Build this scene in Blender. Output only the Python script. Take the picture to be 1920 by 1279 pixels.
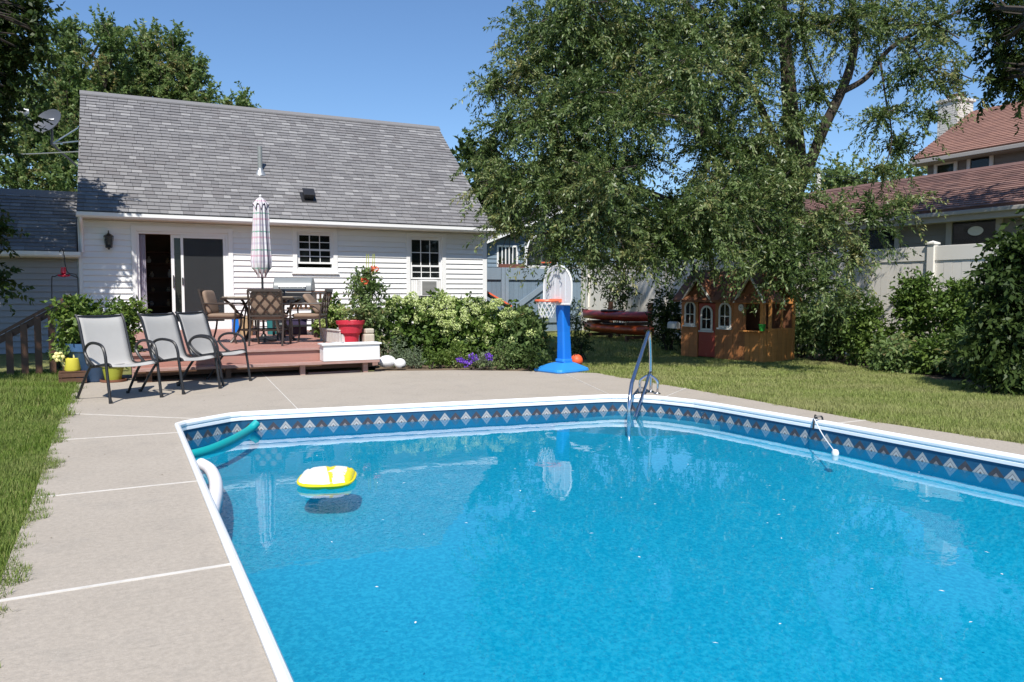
import bpy, bmesh, math, random
import numpy as np
from mathutils import Vector, Matrix
random.seed(7); RNG = np.random.default_rng(7)
for o in list(bpy.data.objects): bpy.data.objects.remove(o)
scn = bpy.context.scene
COL = scn.collection
R = math.radians

# ------------------------------------------------------------------ camera, light
FPX, CX, CY, EYE = 1460., 960., 639.5, 1.2
YAW, PIT = R(26.6), math.atan(91.5 / 1460.)
cam = bpy.data.cameras.new('camera'); camo = bpy.data.objects.new('camera', cam); COL.objects.link(camo)
cam.lens = FPX / 1920 * 36; cam.sensor_width = 36; cam.clip_start = .05; cam.clip_end = 900
camo.location = (0, 0, EYE); camo.rotation_euler = (R(90) - PIT, 0, -YAW)
scn.camera = camo
SUN = Vector((.40, .80, -1.12)).normalized()
w = bpy.data.worlds.new('World'); scn.world = w; w.use_nodes = True
nt = w.node_tree; nt.nodes.clear()
sky = nt.nodes.new('ShaderNodeTexSky'); sky.sky_type = 'NISHITA'; sky.sun_disc = False
sky.sun_elevation = math.asin(-SUN.z); sky.sun_rotation = math.atan2(-SUN.x, -SUN.y)
sky.altitude = 0; sky.air_density = 1.08; sky.dust_density = 0.0; sky.ozone_density = 8.5
bg = nt.nodes.new('ShaderNodeBackground'); bg.inputs['Strength'].default_value = .108
wo = nt.nodes.new('ShaderNodeOutputWorld')
nt.links.new(sky.outputs[0], bg.inputs[0]); nt.links.new(bg.outputs[0], wo.inputs[0])
sl = bpy.data.lights.new('sun', 'SUN'); sl.energy = 4.6; sl.angle = R(.53); sl.color = (1, .955, .88)
so = bpy.data.objects.new('sun', sl); COL.objects.link(so); so.rotation_euler = SUN.to_track_quat('-Z', 'Y').to_euler()
so.location = (-6, -12, 20)
vs = scn.view_settings
scn.display_settings.display_device = 'sRGB'
vs.view_transform = 'Standard'; vs.look = 'None'; vs.gamma = 1; vs.exposure = .42; vs.use_curve_mapping = False
cy = scn.cycles
cy.use_denoising = True; cy.max_bounces = 8; cy.diffuse_bounces = 3; cy.glossy_bounces = 3
cy.transparent_max_bounces = 12; cy.transmission_bounces = 4; cy.caustics_reflective = False; cy.caustics_refractive = False

# ------------------------------------------------------------------ rays of the photograph's camera (for measuring real places)
_fw = np.array([math.sin(YAW) * math.cos(PIT), math.cos(YAW) * math.cos(PIT), -math.sin(PIT)])
_rt = np.array([math.cos(YAW), -math.sin(YAW), 0.]); _up = np.cross(_rt, _fw); _C = np.array([0, 0, EYE])
def ray(px, py): return _fw + _rt * (px - CX) / FPX - _up * (py - CY) / FPX
def G(px, py, z=0.):
    d = ray(px, py); return Vector(_C + d * ((z - EYE) / d[2]))
def onY(px, py, y):
    d = ray(px, py); return Vector(_C + d * (y / d[1]))
def onX(px, py, x):
    d = ray(px, py); return Vector(_C + d * (x / d[0]))
def onD(px, py, D): return Vector(_C + ray(px, py) * D)

# ------------------------------------------------------------------ materials
def nmat(name):
    m = bpy.data.materials.new(name); m.use_nodes = True
    n = m.node_tree.nodes; n.clear()
    out = n.new('ShaderNodeOutputMaterial'); b = n.new('ShaderNodeBsdfPrincipled')
    m.node_tree.links.new(b.outputs[0], out.inputs[0])
    return m, m.node_tree, b, out
def rgba(c): return (c[0], c[1], c[2], 1)
def mixc(nt, a, b, f, mode='MIX'):
    n = nt.nodes.new('ShaderNodeMix'); n.data_type = 'RGBA'; n.blend_type = mode
    for s, v in ((6, a), (7, b), (0, f)):
        if hasattr(v, 'links'): nt.links.new(v, n.inputs[s])
        else: n.inputs[s].default_value = rgba(v) if s else v
    return n.outputs[2]
def noise(nt, scale, detail=4, vec=None, rough=.55):
    n = nt.nodes.new('ShaderNodeTexNoise'); n.inputs['Scale'].default_value = scale
    n.inputs['Detail'].default_value = detail; n.inputs['Roughness'].default_value = rough
    if vec is not None: nt.links.new(vec, n.inputs['Vector'])
    return n.outputs[0]
def ramp(nt, f, stops):
    r = nt.nodes.new('ShaderNodeValToRGB'); e = r.color_ramp.elements
    while len(e) < len(stops): e.new(.5)
    for k, (p, c) in enumerate(stops):
        e[k].position = p; e[k].color = rgba(c) if not isinstance(c, float) else (c, c, c, 1)
    nt.links.new(f, r.inputs[0]); return r.outputs[0]
def texco(nt, which='Object', scale=None):
    t = nt.nodes.new('ShaderNodeTexCoord').outputs[which]
    if scale:
        mp = nt.nodes.new('ShaderNodeMapping'); mp.inputs['Scale'].default_value = scale
        nt.links.new(t, mp.inputs['Vector']); t = mp.outputs[0]
    return t
def bumpn(nt, b, h, strength=.3, dist=.01):
    n = nt.nodes.new('ShaderNodeBump'); n.inputs['Strength'].default_value = strength; n.inputs['Distance'].default_value = dist
    nt.links.new(h, n.inputs['Height']); nt.links.new(n.outputs[0], b.inputs['Normal'])
def math_(nt, op, a, b=None):
    n = nt.nodes.new('ShaderNodeMath'); n.operation = op
    for s, v in ((0, a), (1, b)):
        if v is None: continue
        if hasattr(v, 'links'): nt.links.new(v, n.inputs[s])
        else: n.inputs[s].default_value = v
    return n.outputs[0]
def pm(name, base, rough=.6, var=.18, scale=6, bump=0, bscale=60, metal=0, rand=0, stretch=None, dirt=None, spec=.5):
    m, t, b, o = nmat(name)
    v = texco(t, 'Object', stretch)
    f = noise(t, scale, 5, v)
    c = mixc(t, [x * (1 - var) for x in base], [min(1, x * (1 + var)) for x in base], f)
    if dirt:
        f2 = ramp(t, noise(t, dirt[1], 6, v), [(dirt[2], 0.), (dirt[2] + .2, 1.)])
        c = mixc(t, c, dirt[0], math_(t, 'MULTIPLY', f2, dirt[3]))
    if rand:
        oi = t.nodes.new('ShaderNodeObjectInfo')
        r_ = math_(t, 'ADD', math_(t, 'MULTIPLY', oi.outputs['Random'], 2 * rand), 1 - rand)
        hs = t.nodes.new('ShaderNodeHueSaturation'); t.links.new(r_, hs.inputs['Value']); t.links.new(c, hs.inputs['Color']); c = hs.outputs[0]
    t.links.new(c, b.inputs['Base Color'])
    b.inputs['Roughness'].default_value = rough; b.inputs['Metallic'].default_value = metal
    b.inputs['Specular IOR Level'].default_value = spec
    if bump: bumpn(t, b, noise(t, bscale, 4, v), bump, .01)
    return m
def leafmat(name, cols, rough=.5, trans=.28, spec=.35):
    m, t, b, o = nmat(name)
    a = t.nodes.new('ShaderNodeAttribute'); a.attribute_name = 'tint'
    n = len(cols)
    c = ramp(t, a.outputs['Fac'], [(i / (n - 1), cc) for i, cc in enumerate(cols)])
    t.links.new(c, b.inputs['Base Color']); b.inputs['Roughness'].default_value = rough
    b.inputs['Specular IOR Level'].default_value = spec
    tr = t.nodes.new('ShaderNodeBsdfTranslucent')
    t.links.new(mixc(t, c, (.9, 1., .35), .25, 'MULTIPLY'), tr.inputs[0])
    mx = t.nodes.new('ShaderNodeMixShader'); mx.inputs[0].default_value = trans
    t.links.new(b.outputs[0], mx.inputs[1]); t.links.new(tr.outputs[0], mx.inputs[2]); t.links.new(mx.outputs[0], o.inputs[0])
    return m
M = {}
M['white'] = pm('white_vinyl', (.80, .80, .79), .42, .03, 2, rand=.015, dirt=((.62, .62, .57), 3, .58, .3))
M['trim'] = pm('white_trim', (.78, .78, .77), .45, .03, 3)
M['dullwhite'] = pm('weathered_white', (.66, .65, .61), .6, .08, 4, dirt=((.40, .39, .33), 5, .55, .6))
M['wingside'] = pm('shade_grey_siding', (.29, .30, .325), .6, .06, 3, rand=.03)  # white siding; the deep tree shade is put into this grey
M['soffit'] = pm('soffit', (.58, .55, .49), .6, .05, 3)
M['dark'] = pm('dark_void', (.015, .014, .013), .7, .2)
M['black'] = pm('black_metal', (.018, .018, .020), .42, .2, 10, spec=.5)
M['bronze'] = pm('bronze_metal', (.050, .036, .028), .42, .25, 12)
M['grey_metal'] = pm('grey_metal', (.42, .43, .43), .4, .1, 8, metal=.6)
M['steel'] = pm('steel', (.62, .63, .66), .16, .05, 8, metal=1)
M['galv'] = pm('galvanised_pipe', (.30, .32, .31), .5, .2, 14, metal=.3)
M['concrete'] = None
M['deckred'] = pm('red_deck_stain', (.40, .20, .16), .55, .14, 3, rand=.10, stretch=(1, 9, 9), bump=.2, bscale=30, dirt=((.33, .21, .17), 4, .52, .5))
M['deckedge'] = pm('worn_red_edge', (.34, .20, .17), .7, .2, 5, stretch=(1, 8, 8), dirt=((.42, .33, .29), 7, .5, .7))
M['brown'] = pm('brown_wood', (.10, .048, .026), .6, .25, 5, rand=.15, stretch=(6, 6, 1), bump=.2)
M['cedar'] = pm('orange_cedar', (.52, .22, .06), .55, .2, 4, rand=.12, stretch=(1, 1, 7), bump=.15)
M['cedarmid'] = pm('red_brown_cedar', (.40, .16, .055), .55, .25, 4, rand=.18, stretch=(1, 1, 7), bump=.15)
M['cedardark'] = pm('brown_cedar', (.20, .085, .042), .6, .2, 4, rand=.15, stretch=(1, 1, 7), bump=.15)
M['reddoor'] = pm('red_paint', (.34, .055, .035), .5, .12, 5, dirt=((.5, .25, .12), 9, .6, .4))
M['blueplastic'] = pm('blue_plastic', (.01, .17, .64), .32, .06, 3)
M['blueplastic_l'] = pm('blue_plastic_base', (.03, .25, .68), .34, .06, 3)
M['orange'] = pm('orange_rubber', (.80, .12, .04), .5, .06, 10, bump=.1, bscale=200)
M['orangerim'] = pm('orange_rim', (.85, .16, .07), .4, .06, 6)
M['net'] = pm('white_net', (.7, .7, .7), .7, .05)
M['backboard'] = pm('frosted_white_plastic', (.62, .63, .66), .35, .10, 9, stretch=(1, 4, .6))
M['redpot'] = pm('red_plastic_pot', (.55, .030, .055), .45, .15, 5, dirt=((.62, .22, .2), 12, .6, .35))
M['stone'] = pm('beige_stone', (.50, .45, .36), .85, .15, 14, bump=.5)
M['yellow'] = pm('yellow_plastic', (.62, .55, .06), .45, .12, 6)
M['paleyellow'] = pm('pale_yellow_plastic', (.75, .68, .28), .5, .1, 6)
M['lime'] = pm('lime_pot', (.34, .36, .04), .45, .15, 5)
M['terracotta'] = pm('terracotta', (.22, .09, .05), .8, .2, 8)
M['bluepot'] = pm('blue_glaze', (.05, .11, .22), .4, .35, 7)
M['tubwood'] = pm('tan_wood', (.42, .30, .17), .7, .2, 5, stretch=(5, 5, 1))
M['teal'] = pm('teal_plastic', (.02, .16, .17), .5, .15, 6)
M['purple'] = pm('purple_bin', (.055, .04, .09), .5, .15, 6)
M['cushion'] = pm('taupe_cushion', (.24, .165, .115), .85, .2, 9, bump=.3, bscale=30)
M['tabletop'] = pm('tan_tile_top', (.42, .34, .25), .45, .15, 8)
M['sling'] = None
M['grillgrey'] = pm('grey_grill_hood', (.20, .215, .22), .38, .12, 6)
M['noodle'] = pm('teal_foam', (.0, .33, .34), .6, .08, 20, bump=.2, bscale=120)
M['whitefoam'] = pm('white_foam', (.80, .78, .80), .6, .05, 20, bump=.2, bscale=120)
M['floatwhite'] = pm('white_float_vinyl', (.82, .82, .80), .35, .03, 6)
M['floatyellow'] = pm('yellow_float_vinyl', (.80, .68, .02), .35, .05, 6)
M['coping'] = pm('white_coping', (.80, .82, .84), .3, .04, 3)
M['gateblue'] = pm('blue_grey_stain', (.16, .22, .28), .75, .15, 4, rand=.10, stretch=(8, 8, 1), bump=.2)
M['gateframe'] = pm('pale_blue_grey_board', (.20, .255, .31), .75, .12, 4, rand=.08)
M['kayakred'] = pm('red_kayak', (.26, .020, .016), .35, .15, 3)
M['kayakorange'] = pm('orange_kayak', (.34, .060, .014), .35, .2, 3)
M['vinylfence'] = pm('beige_vinyl', (.76, .72, .65), .5, .04, 2, rand=.02)
M['nsiding'] = pm('taupe_siding', (.20, .185, .165), .7, .08, 4, rand=.05)
M['nframe'] = pm('taupe_trim', (.36, .34, .31), .6, .06, 4)
M['chimney'] = pm('white_brick', (.58, .55, .51), .85, .15, 9, rand=.12, bump=.3)
M['bark'] = pm('bark', (.055, .042, .032), .9, .35, 9, stretch=(4, 4, 1), bump=.8, bscale=18)
M['soil'] = pm('soil', (.16, .115, .075), .95, .4, 10, bump=.6, bscale=40)
M['bed'] = pm('shade_dark_soil', (.045, .032, .022), .95, .5, 14, bump=.8, bscale=30)  # soil colour darkened to stand in for shade under the shrubs
M['lace'] = pm('lavender_curtain', (.48, .45, .52), .8, .08, 5)
M['interior'] = pm('interior_wall', (.22, .17, .12), .8, .1, 2)
M['rust'] = pm('brown_board', (.15, .055, .04), .7, .2, 5)
M['green'] = pm('green_bucket', (.03, .30, .04), .45, .1, 5)
M['redglass'] = pm('red_plastic', (.60, .02, .05), .25, .1, 5)
M['petunia'] = pm('purple_petal', (.16, .05, .45), .6, .2, 30)
M['dish'] = pm('shade_toned_dish', (.085, .09, .105), .5, .08, 4)  # grey dish darkened further, its shade put into the colour
M['acgrille'] = pm('ac_grille', (.30, .30, .285), .6, .1, 12)
M['brickpaint'] = M['chimney']

def make_concrete():
    m, t, b, o = nmat('pool_deck_concrete')
    g = t.nodes.new('ShaderNodeNewGeometry').outputs['Position']
    c = mixc(t, (.375, .327, .270), (.465, .41, .345), noise(t, 1.3, 8, g, .62))
    c = mixc(t, c, (.265, .245, .215), math_(t, 'MULTIPLY', ramp(t, noise(t, 3.2, 7, g, .7), [(.52, 0.), (.72, 1.)]), .35))
    mp = t.nodes.new('ShaderNodeMapping'); mp.inputs['Scale'].default_value = (9, 60, 9); t.links.new(g, mp.inputs[0])
    c = mixc(t, c, (.225, .205, .18), math_(t, 'MULTIPLY', ramp(t, noise(t, 1.2, 5, mp.outputs[0], .6), [(.58, 0.), (.75, 1.)]), .55))
    c = mixc(t, c, (.56, .53, .49), math_(t, 'MULTIPLY', ramp(t, noise(t, 160, 2, g), [(.6, 0.), (.7, 1.)]), .35))
    c = mixc(t, mixc(t, c, (.22, .195, .165), .35), c, ramp(t, noise(t, 38, 6, g, .7), [(.36, 0.), (.62, 1.)]))
    c = mixc(t, c, (.16, .15, .14), math_(t, 'MULTIPLY', ramp(t, noise(t, 22, 3, g), [(.72, 0.), (.78, 1.)]), .6))
    v = t.nodes.new('ShaderNodeTexVoronoi'); v.feature = 'DISTANCE_TO_EDGE'; v.inputs['Scale'].default_value = .45; v.inputs['Randomness'].default_value = 1
    mpv = t.nodes.new('ShaderNodeVectorMath'); mpv.operation = 'ADD'
    nz = t.nodes.new('ShaderNodeTexNoise'); nz.inputs['Scale'].default_value = 2.5; t.links.new(g, nz.inputs['Vector'])
    t.links.new(g, mpv.inputs[0]); t.links.new(nz.outputs['Color'], mpv.inputs[1]); t.links.new(mpv.outputs[0], v.inputs['Vector'])
    crack = ramp(t, v.outputs['Distance'], [(.0, 1.), (.0022, 0.)])
    c = mixc(t, c, (.17, .155, .14), math_(t, 'MULTIPLY', crack, .0))
    t.links.new(c, b.inputs['Base Color']); b.inputs['Roughness'].default_value = .85; b.inputs['Specular IOR Level'].default_value = .25
    bumpn(t, b, noise(t, 90, 5, g), .35, .006)
    return m
M['concrete'] = make_concrete()
def make_sling():
    m, t, b, o = nmat('grey_sling_mesh')
    v = texco(t, 'Object')
    c = mixc(t, (.46, .445, .42), (.57, .555, .53), noise(t, 7, 5, v))
    w1 = t.nodes.new('ShaderNodeTexWave'); w1.inputs['Scale'].default_value = 90; t.links.new(v, w1.inputs['Vector'])
    c = mixc(t, c, (.46, .455, .44), math_(t, 'MULTIPLY', w1.outputs['Fac'], .3))
    t.links.new(c, b.inputs['Base Color']); b.inputs['Roughness'].default_value = .8
    tr = t.nodes.new('ShaderNodeBsdfTranslucent'); t.links.new(c, tr.inputs[0])
    mx = t.nodes.new('ShaderNodeMixShader'); mx.inputs[0].default_value = .18
    t.links.new(b.outputs[0], mx.inputs[1]); t.links.new(tr.outputs[0], mx.inputs[2]); t.links.new(mx.outputs[0], o.inputs[0])
    return m
M['sling'] = make_sling()
def make_lawn(name, a, b2, c3):
    m, t, b, o = nmat(name)
    g = t.nodes.new('ShaderNodeNewGeometry').outputs['Position']
    c = mixc(t, a, b2, ramp(t, noise(t, .9, 6, g, .65), [(.3, 0.), (.7, 1.)]))
    c = mixc(t, c, c3, math_(t, 'MULTIPLY', ramp(t, noise(t, 9, 5, g), [(.5, 0.), (.75, 1.)]), .6))
    t.links.new(c, b.inputs['Base Color']); b.inputs['Roughness'].default_value = .9; b.inputs['Specular IOR Level'].default_value = .2
    bumpn(t, b, noise(t, 60, 4, g), .8, .03)
    return m
M['lawn'] = make_lawn('lawn', (.16, .185, .055), (.24, .24, .09), (.25, .21, .11))
def make_grassblade(name='grass_blade', cols=((.12, .16, .03), (.22, .25, .06), (.31, .31, .11), (.42, .36, .18)), dry=.6):
    m, t, b, o = nmat(name)
    g = t.nodes.new('ShaderNodeNewGeometry').outputs['Position']
    a = t.nodes.new('ShaderNodeAttribute'); a.attribute_name = 'tint'
    c = ramp(t, a.outputs['Fac'], list(zip((0, .5, .8, 1), cols)))
    c = mixc(t, c, (.40, .35, .18), math_(t, 'MULTIPLY', ramp(t, noise(t, 1.1, 5, g), [(.40, 0.), (.66, 1.)]), dry))
    t.links.new(c, b.inputs['Base Color']); b.inputs['Roughness'].default_value = .6; b.inputs['Specular IOR Level'].default_value = .25
    tr = t.nodes.new('ShaderNodeBsdfTranslucent'); t.links.new(c, tr.inputs[0])
    mx = t.nodes.new('ShaderNodeMixShader'); mx.inputs[0].default_value = .25
    t.links.new(b.outputs[0], mx.inputs[1]); t.links.new(tr.outputs[0], mx.inputs[2]); t.links.new(mx.outputs[0], o.inputs[0])
    return m
M['blade'] = make_grassblade('grass_blade', ((.15, .20, .042), (.265, .32, .080), (.36, .39, .14), (.47, .43, .21)), .42)
M['greenblade'] = make_grassblade('green_grass_blade', ((.07, .135, .015), (.14, .215, .028), (.21, .275, .055), (.33, .31, .12)), .18)
def make_glass(name, tint, rough=.03):
    m, t, b, o = nmat(name)
    b.inputs['Base Color'].default_value = rgba(tint); b.inputs['Roughness'].default_value = rough
    b.inputs['Specular IOR Level'].default_value = .7
    tr = t.nodes.new('ShaderNodeBsdfTransparent'); tr.inputs[0].default_value = (.75, .8, .8, 1)
    mx = t.nodes.new('ShaderNodeMixShader'); mx.inputs[0].default_value = .5
    t.links.new(b.outputs[0], mx.inputs[1]); t.links.new(tr.outputs[0], mx.inputs[2]); t.links.new(mx.outputs[0], o.inputs[0])
    return m
M['pane'] = make_glass('window_pane', (.02, .024, .025))
M['screen'] = make_glass('insect_screen', (.028, .03, .033), .6)
def make_water():
    m, t, b, o = nmat('pool_water'); t.nodes.remove(b)
    g = t.nodes.new('ShaderNodeNewGeometry').outputs['Position']
    h = math_(t, 'ADD', noise(t, 2.2, 2, g), math_(t, 'MULTIPLY', noise(t, 9, 2, g), .22))
    bp = t.nodes.new('ShaderNodeBump'); bp.inputs['Strength'].default_value = .016; bp.inputs['Distance'].default_value = .1
    t.links.new(h, bp.inputs['Height'])
    fr = t.nodes.new('ShaderNodeFresnel'); fr.inputs['IOR'].default_value = 1.333; t.links.new(bp.outputs[0], fr.inputs['Normal'])
    tr = t.nodes.new('ShaderNodeBsdfTransparent'); tr.inputs[0].default_value = (.70, .95, .99, 1)
    gl = t.nodes.new('ShaderNodeBsdfGlossy'); gl.inputs['Roughness'].default_value = .0; t.links.new(bp.outputs[0], gl.inputs['Normal'])
    gl.inputs['Color'].default_value = (1, 1, 1, 1)
    tl = t.nodes.new('ShaderNodeBsdfTranslucent'); tl.inputs[0].default_value = (.012, .55, .80, 1)   # light scattered inside the slightly cloudy water
    m0 = t.nodes.new('ShaderNodeMixShader'); m0.inputs[0].default_value = .30; t.links.new(tr.outputs[0], m0.inputs[1]); t.links.new(tl.outputs[0], m0.inputs[2])
    mx = t.nodes.new('ShaderNodeMixShader'); t.links.new(fr.outputs[0], mx.inputs[0])
    t.links.new(m0.outputs[0], mx.inputs[1]); t.links.new(gl.outputs[0], mx.inputs[2]); t.links.new(mx.outputs[0], o.inputs[0])
    return m
M['water'] = make_water()
def make_floor():
    m, t, b, o = nmat('pool_liner_floor')
    g = t.nodes.new('ShaderNodeNewGeometry').outputs['Position']
    c = mixc(t, (.003, .34, .50), (.005, .44, .63), noise(t, .7, 5, g))
    sp = ramp(t, noise(t, 34, 2, g, .6), [(.40, 0.), (.62, 1.)])
    c = mixc(t, c, (.06, .60, .78), math_(t, 'MULTIPLY', sp, .6))
    sp2 = ramp(t, noise(t, 52, 2, g, .6), [(.55, 0.), (.66, 1.)])
    c = mixc(t, c, (.001, .23, .40), math_(t, 'MULTIPLY', sp2, .5))
    t.links.new(c, b.inputs['Base Color']); b.inputs['Roughness'].default_value = .7; b.inputs['Specular IOR Level'].default_value = .2
    return m
M['floor'] = make_floor()
def make_linerwall():
    # flat vinyl print: u along the rim in metres, v = height; a border of pale diamonds on a mottled blue band
    m, t, b, o = nmat('pool_liner_wall')
    uv = t.nodes.new('ShaderNodeUVMap').outputs[0]
    sx = t.nodes.new('ShaderNodeSeparateXYZ'); t.links.new(uv, sx.inputs[0]); u, v = sx.outputs[0], sx.outputs[1]
    def tri(off, per):     # distance from the middle of each repeat, metres
        f = math_(t, 'FRACT', math_(t, 'DIVIDE', math_(t, 'ADD', u, off), per))
        return math_(t, 'MULTIPLY', math_(t, 'ABSOLUTE', math_(t, 'SUBTRACT', f, .5)), per)
    dv = math_(t, 'ADD', math_(t, 'ABSOLUTE', math_(t, 'ADD', v, .170)), math_(t, 'MULTIPLY', math_(t, 'LESS_THAN', v, -.171), 5.))
    P = .235
    big = math_(t, 'ADD', math_(t, 'MULTIPLY', tri(0, P), 1.25), dv)
    small = math_(t, 'ADD', math_(t, 'MULTIPLY', tri(P / 2, P), 1.15), dv)
    g = t.nodes.new('ShaderNodeNewGeometry').outputs['Position']
    base = mixc(t, (.010, .062, .135), (.022, .105, .20), noise(t, 24, 5, g))
    dk = mixc(t, (.025, .03, .045), (.10, .075, .075), noise(t, 40, 4, g))
    lt = mixc(t, (.44, .44, .44), (.31, .295, .285), noise(t, 45, 4, g))
    c = mixc(t, base, dk, math_(t, 'LESS_THAN', small, .078))
    c = mixc(t, c, mixc(t, (.30, .27, .27), (.16, .13, .13), noise(t, 60, 3, g)), math_(t, 'LESS_THAN', small, .03))
    c = mixc(t, c, lt, math_(t, 'LESS_THAN', big, .080))
    c = mixc(t, c, (.20, .18, .19), math_(t, 'LESS_THAN', big, .050))
    c = mixc(t, c, (.46, .45, .44), math_(t, 'LESS_THAN', big, .041))
    c = mixc(t, c, (.17, .12, .11), math_(t, 'LESS_THAN', big, .018))
    c = mixc(t, c, mixc(t, (.008, .19, .36), (.014, .26, .46), noise(t, 24, 4, g)), math_(t, 'LESS_THAN', v, -.172))
    below = math_(t, 'LESS_THAN', v, -.32)
    fl = mixc(t, (.004, .22, .36), (.008, .31, .48), noise(t, 34, 3, g))
    c = mixc(t, c, fl, below)
    t.links.new(c, b.inputs['Base Color']); b.inputs['Roughness'].default_value = .35
    return m
M['liner'] = make_linerwall()
M['step'] = pm('white_pool_step', (.14, .42, .54), .5, .06, 12)
def make_plaid():
    m, t, b, o = nmat('plaid_umbrella_fabric')
    uv = t.nodes.new('ShaderNodeUVMap').outputs[0]
    sx = t.nodes.new('ShaderNodeSeparateXYZ'); t.links.new(uv, sx.inputs[0]); u, v = sx.outputs[0], sx.outputs[1]
    def band(x, per, off, wd):
        f = math_(t, 'FRACT', math_(t, 'DIVIDE', math_(t, 'ADD', x, off), per)); return math_(t, 'LESS_THAN', f, wd / per)
    c = mixc(t, (.70, .68, .69), (.62, .60, .62), noise(t, 20, 3, texco(t)))
    for x, per, off, wd, col, k in ((v, .30, .0, .022, (.02, .28, .16), .7), (v, .30, .10, .03, (.55, .14, .26), .42), (v, .30, .2, .035, (.34, .30, .44), .35),
                                    (u, .125, 0, .028, (.05, .045, .09), .8), (u, .125, .055, .015, (.50, .18, .3), .35)):
        c = mixc(t, c, col, math_(t, 'MULTIPLY', band(x, per, off, wd), k))
    t.links.new(c, b.inputs['Base Color']); b.inputs['Roughness'].default_value = .8
    return m
M['plaid'] = make_plaid()
SH = [(.160, .156, .160), (.178, .174, .178), (.196, .191, .194), (.216, .211, .213), (.268, .262, .262), (.168, .161, .164)]
SHM = [pm('grey_shingle_%d' % i, c, .9, .16, 30, bump=.4, bscale=150) for i, c in enumerate(SH)]
BSH = [(.17, .095, .080), (.21, .115, .095), (.25, .145, .12), (.15, .085, .075), (.23, .13, .11), (.19, .105, .09)]
BSHM = [pm('brown_shingle_%d' % i, c, .9, .16, 25, bump=.4, bscale=150) for i, c in enumerate(BSH)]
RSH = [(.27, .145, .110), (.30, .16, .12), (.255, .135, .105), (.28, .15, .115), (.31, .165, .125), (.26, .14, .108)]
RSHM = [pm('red_shingle_%d' % i, c, .9, .12, 25, bump=.3, bscale=120) for i, c in enumerate(RSH)]

# ------------------------------------------------------------------ mesh helpers
class MB:
    def __init__(s): s.v = []; s.f = []; s.mi = []; s.uv = None; s.m = 0
    def add(s, vs, fs):
        o = len(s.v); s.v += [tuple(x) for x in vs]; s.f += [tuple(i + o for i in f) for f in fs]; s.mi += [s.m] * len(fs); return s
    def box(s, c, d, rot=None):
        x, y, z = d[0] / 2, d[1] / 2, d[2] / 2
        P = [Vector((i * x, j * y, k * z)) for k in (-1, 1) for j in (-1, 1) for i in (-1, 1)]
        if rot is not None: P = [rot @ p for p in P]
        c = Vector(c)
        return s.add([p + c for p in P], [(0, 2, 3, 1), (4, 5, 7, 6), (0, 1, 5, 4), (2, 6, 7, 3), (0, 4, 6, 2), (1, 3, 7, 5)])
    def b2(s, a, b): # box by two corners
        a, b = Vector(a), Vector(b); return s.box((a + b) / 2, [abs(b[i] - a[i]) for i in range(3)])
    def bar(s, a, b, wd, th, up=(0, 0, 1)):
        a, b = Vector(a), Vector(b); d = b - a; L = d.length; d.normalize(); up = Vector(up)
        if abs(d.dot(up)) > .98: up = Vector((0, 1, 0))
        x = d.cross(up).normalized(); z = x.cross(d)
        return s.box((a + b) / 2, (wd, L, th), Matrix((x, d, z)).transposed())
    def tube(s, P, r, n=8, closed=False, cap=True):
        P = [Vector(p) for p in P]; k = len(P); rr = r if isinstance(r, (list, tuple)) else [r] * k
        T = []
        for i in range(k):
            a = P[(i - 1) % k] if (closed or i) else P[0]; b = P[(i + 1) % k] if (closed or i < k - 1) else P[-1]
            T.append((b - a).normalized())
        u = Vector((0, 0, 1)) if abs(T[0].z) < .9 else Vector((1, 0, 0))
        u = (u - T[0] * u.dot(T[0])).normalized(); vs = []
        for i in range(k):
            u = (u - T[i] * u.dot(T[i])).normalized(); w_ = T[i].cross(u)
            for j in range(n):
                a = 2 * math.pi * j / n; vs.append(P[i] + (u * math.cos(a) + w_ * math.sin(a)) * rr[i])
        fs = []
        for i in range(k if closed else k - 1):
            for j in range(n):
                fs.append((i * n + j, i * n + (j + 1) % n, ((i + 1) % k) * n + (j + 1) % n, ((i + 1) % k) * n + j))
        if cap and not closed: fs += [tuple(range(n))[::-1], tuple((k - 1) * n + j for j in range(n))]
        return s.add(vs, fs)
    def lathe(s, prof, c=(0, 0, 0), n=20, sx=1, sy=1):
        c = Vector(c); vs = []; fs = []; k = len(prof)
        for r_, z in prof:
            for j in range(n):
                a = 2 * math.pi * j / n; vs.append(c + Vector((r_ * math.cos(a) * sx, r_ * math.sin(a) * sy, z)))
        for i in range(k - 1):
            for j in range(n): fs.append((i * n + j, i * n + (j + 1) % n, (i + 1) * n + (j + 1) % n, (i + 1) * n + j))
        fs += [tuple(range(n))[::-1], tuple((k - 1) * n + j for j in range(n))]
        return s.add(vs, fs)
    def prism(s, poly, axis_o, ax, ay, ad, depth): # polygon in plane (ax,ay) from origin, extruded along ad
        o, ax, ay, ad = Vector(axis_o), Vector(ax), Vector(ay), Vector(ad); n = len(poly)
        A = [o + ax * p[0] + ay * p[1] for p in poly]; B = [p + ad * depth for p in A]
        return s.add(A + B, [tuple(range(n))[::-1], tuple(range(n, 2 * n))] + [(i, (i + 1) % n, n + (i + 1) % n, n + i) for i in range(n)])
    def ball(s, c, r, n=16, m=10, sc=(1, 1, 1)):
        prof = [(max(1e-4, math.sin(math.pi * i / m)) * r, -math.cos(math.pi * i / m) * r * sc[2]) for i in range(m + 1)]
        return s.lathe(prof, c, n, sc[0], sc[1])
    def mesh(s, name, mats, smooth=False):
        me = bpy.data.meshes.new(name); me.from_pydata([tuple(v) for v in s.v], [], s.f)
        for m_ in (mats if isinstance(mats, (list, tuple)) else [mats]): me.materials.append(m_)
        if any(s.mi): me.polygons.foreach_set('material_index', s.mi)
        if smooth: me.polygons.foreach_set('use_smooth', [True] * len(me.polygons))
        me.validate(); me.update()
        return me
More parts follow.
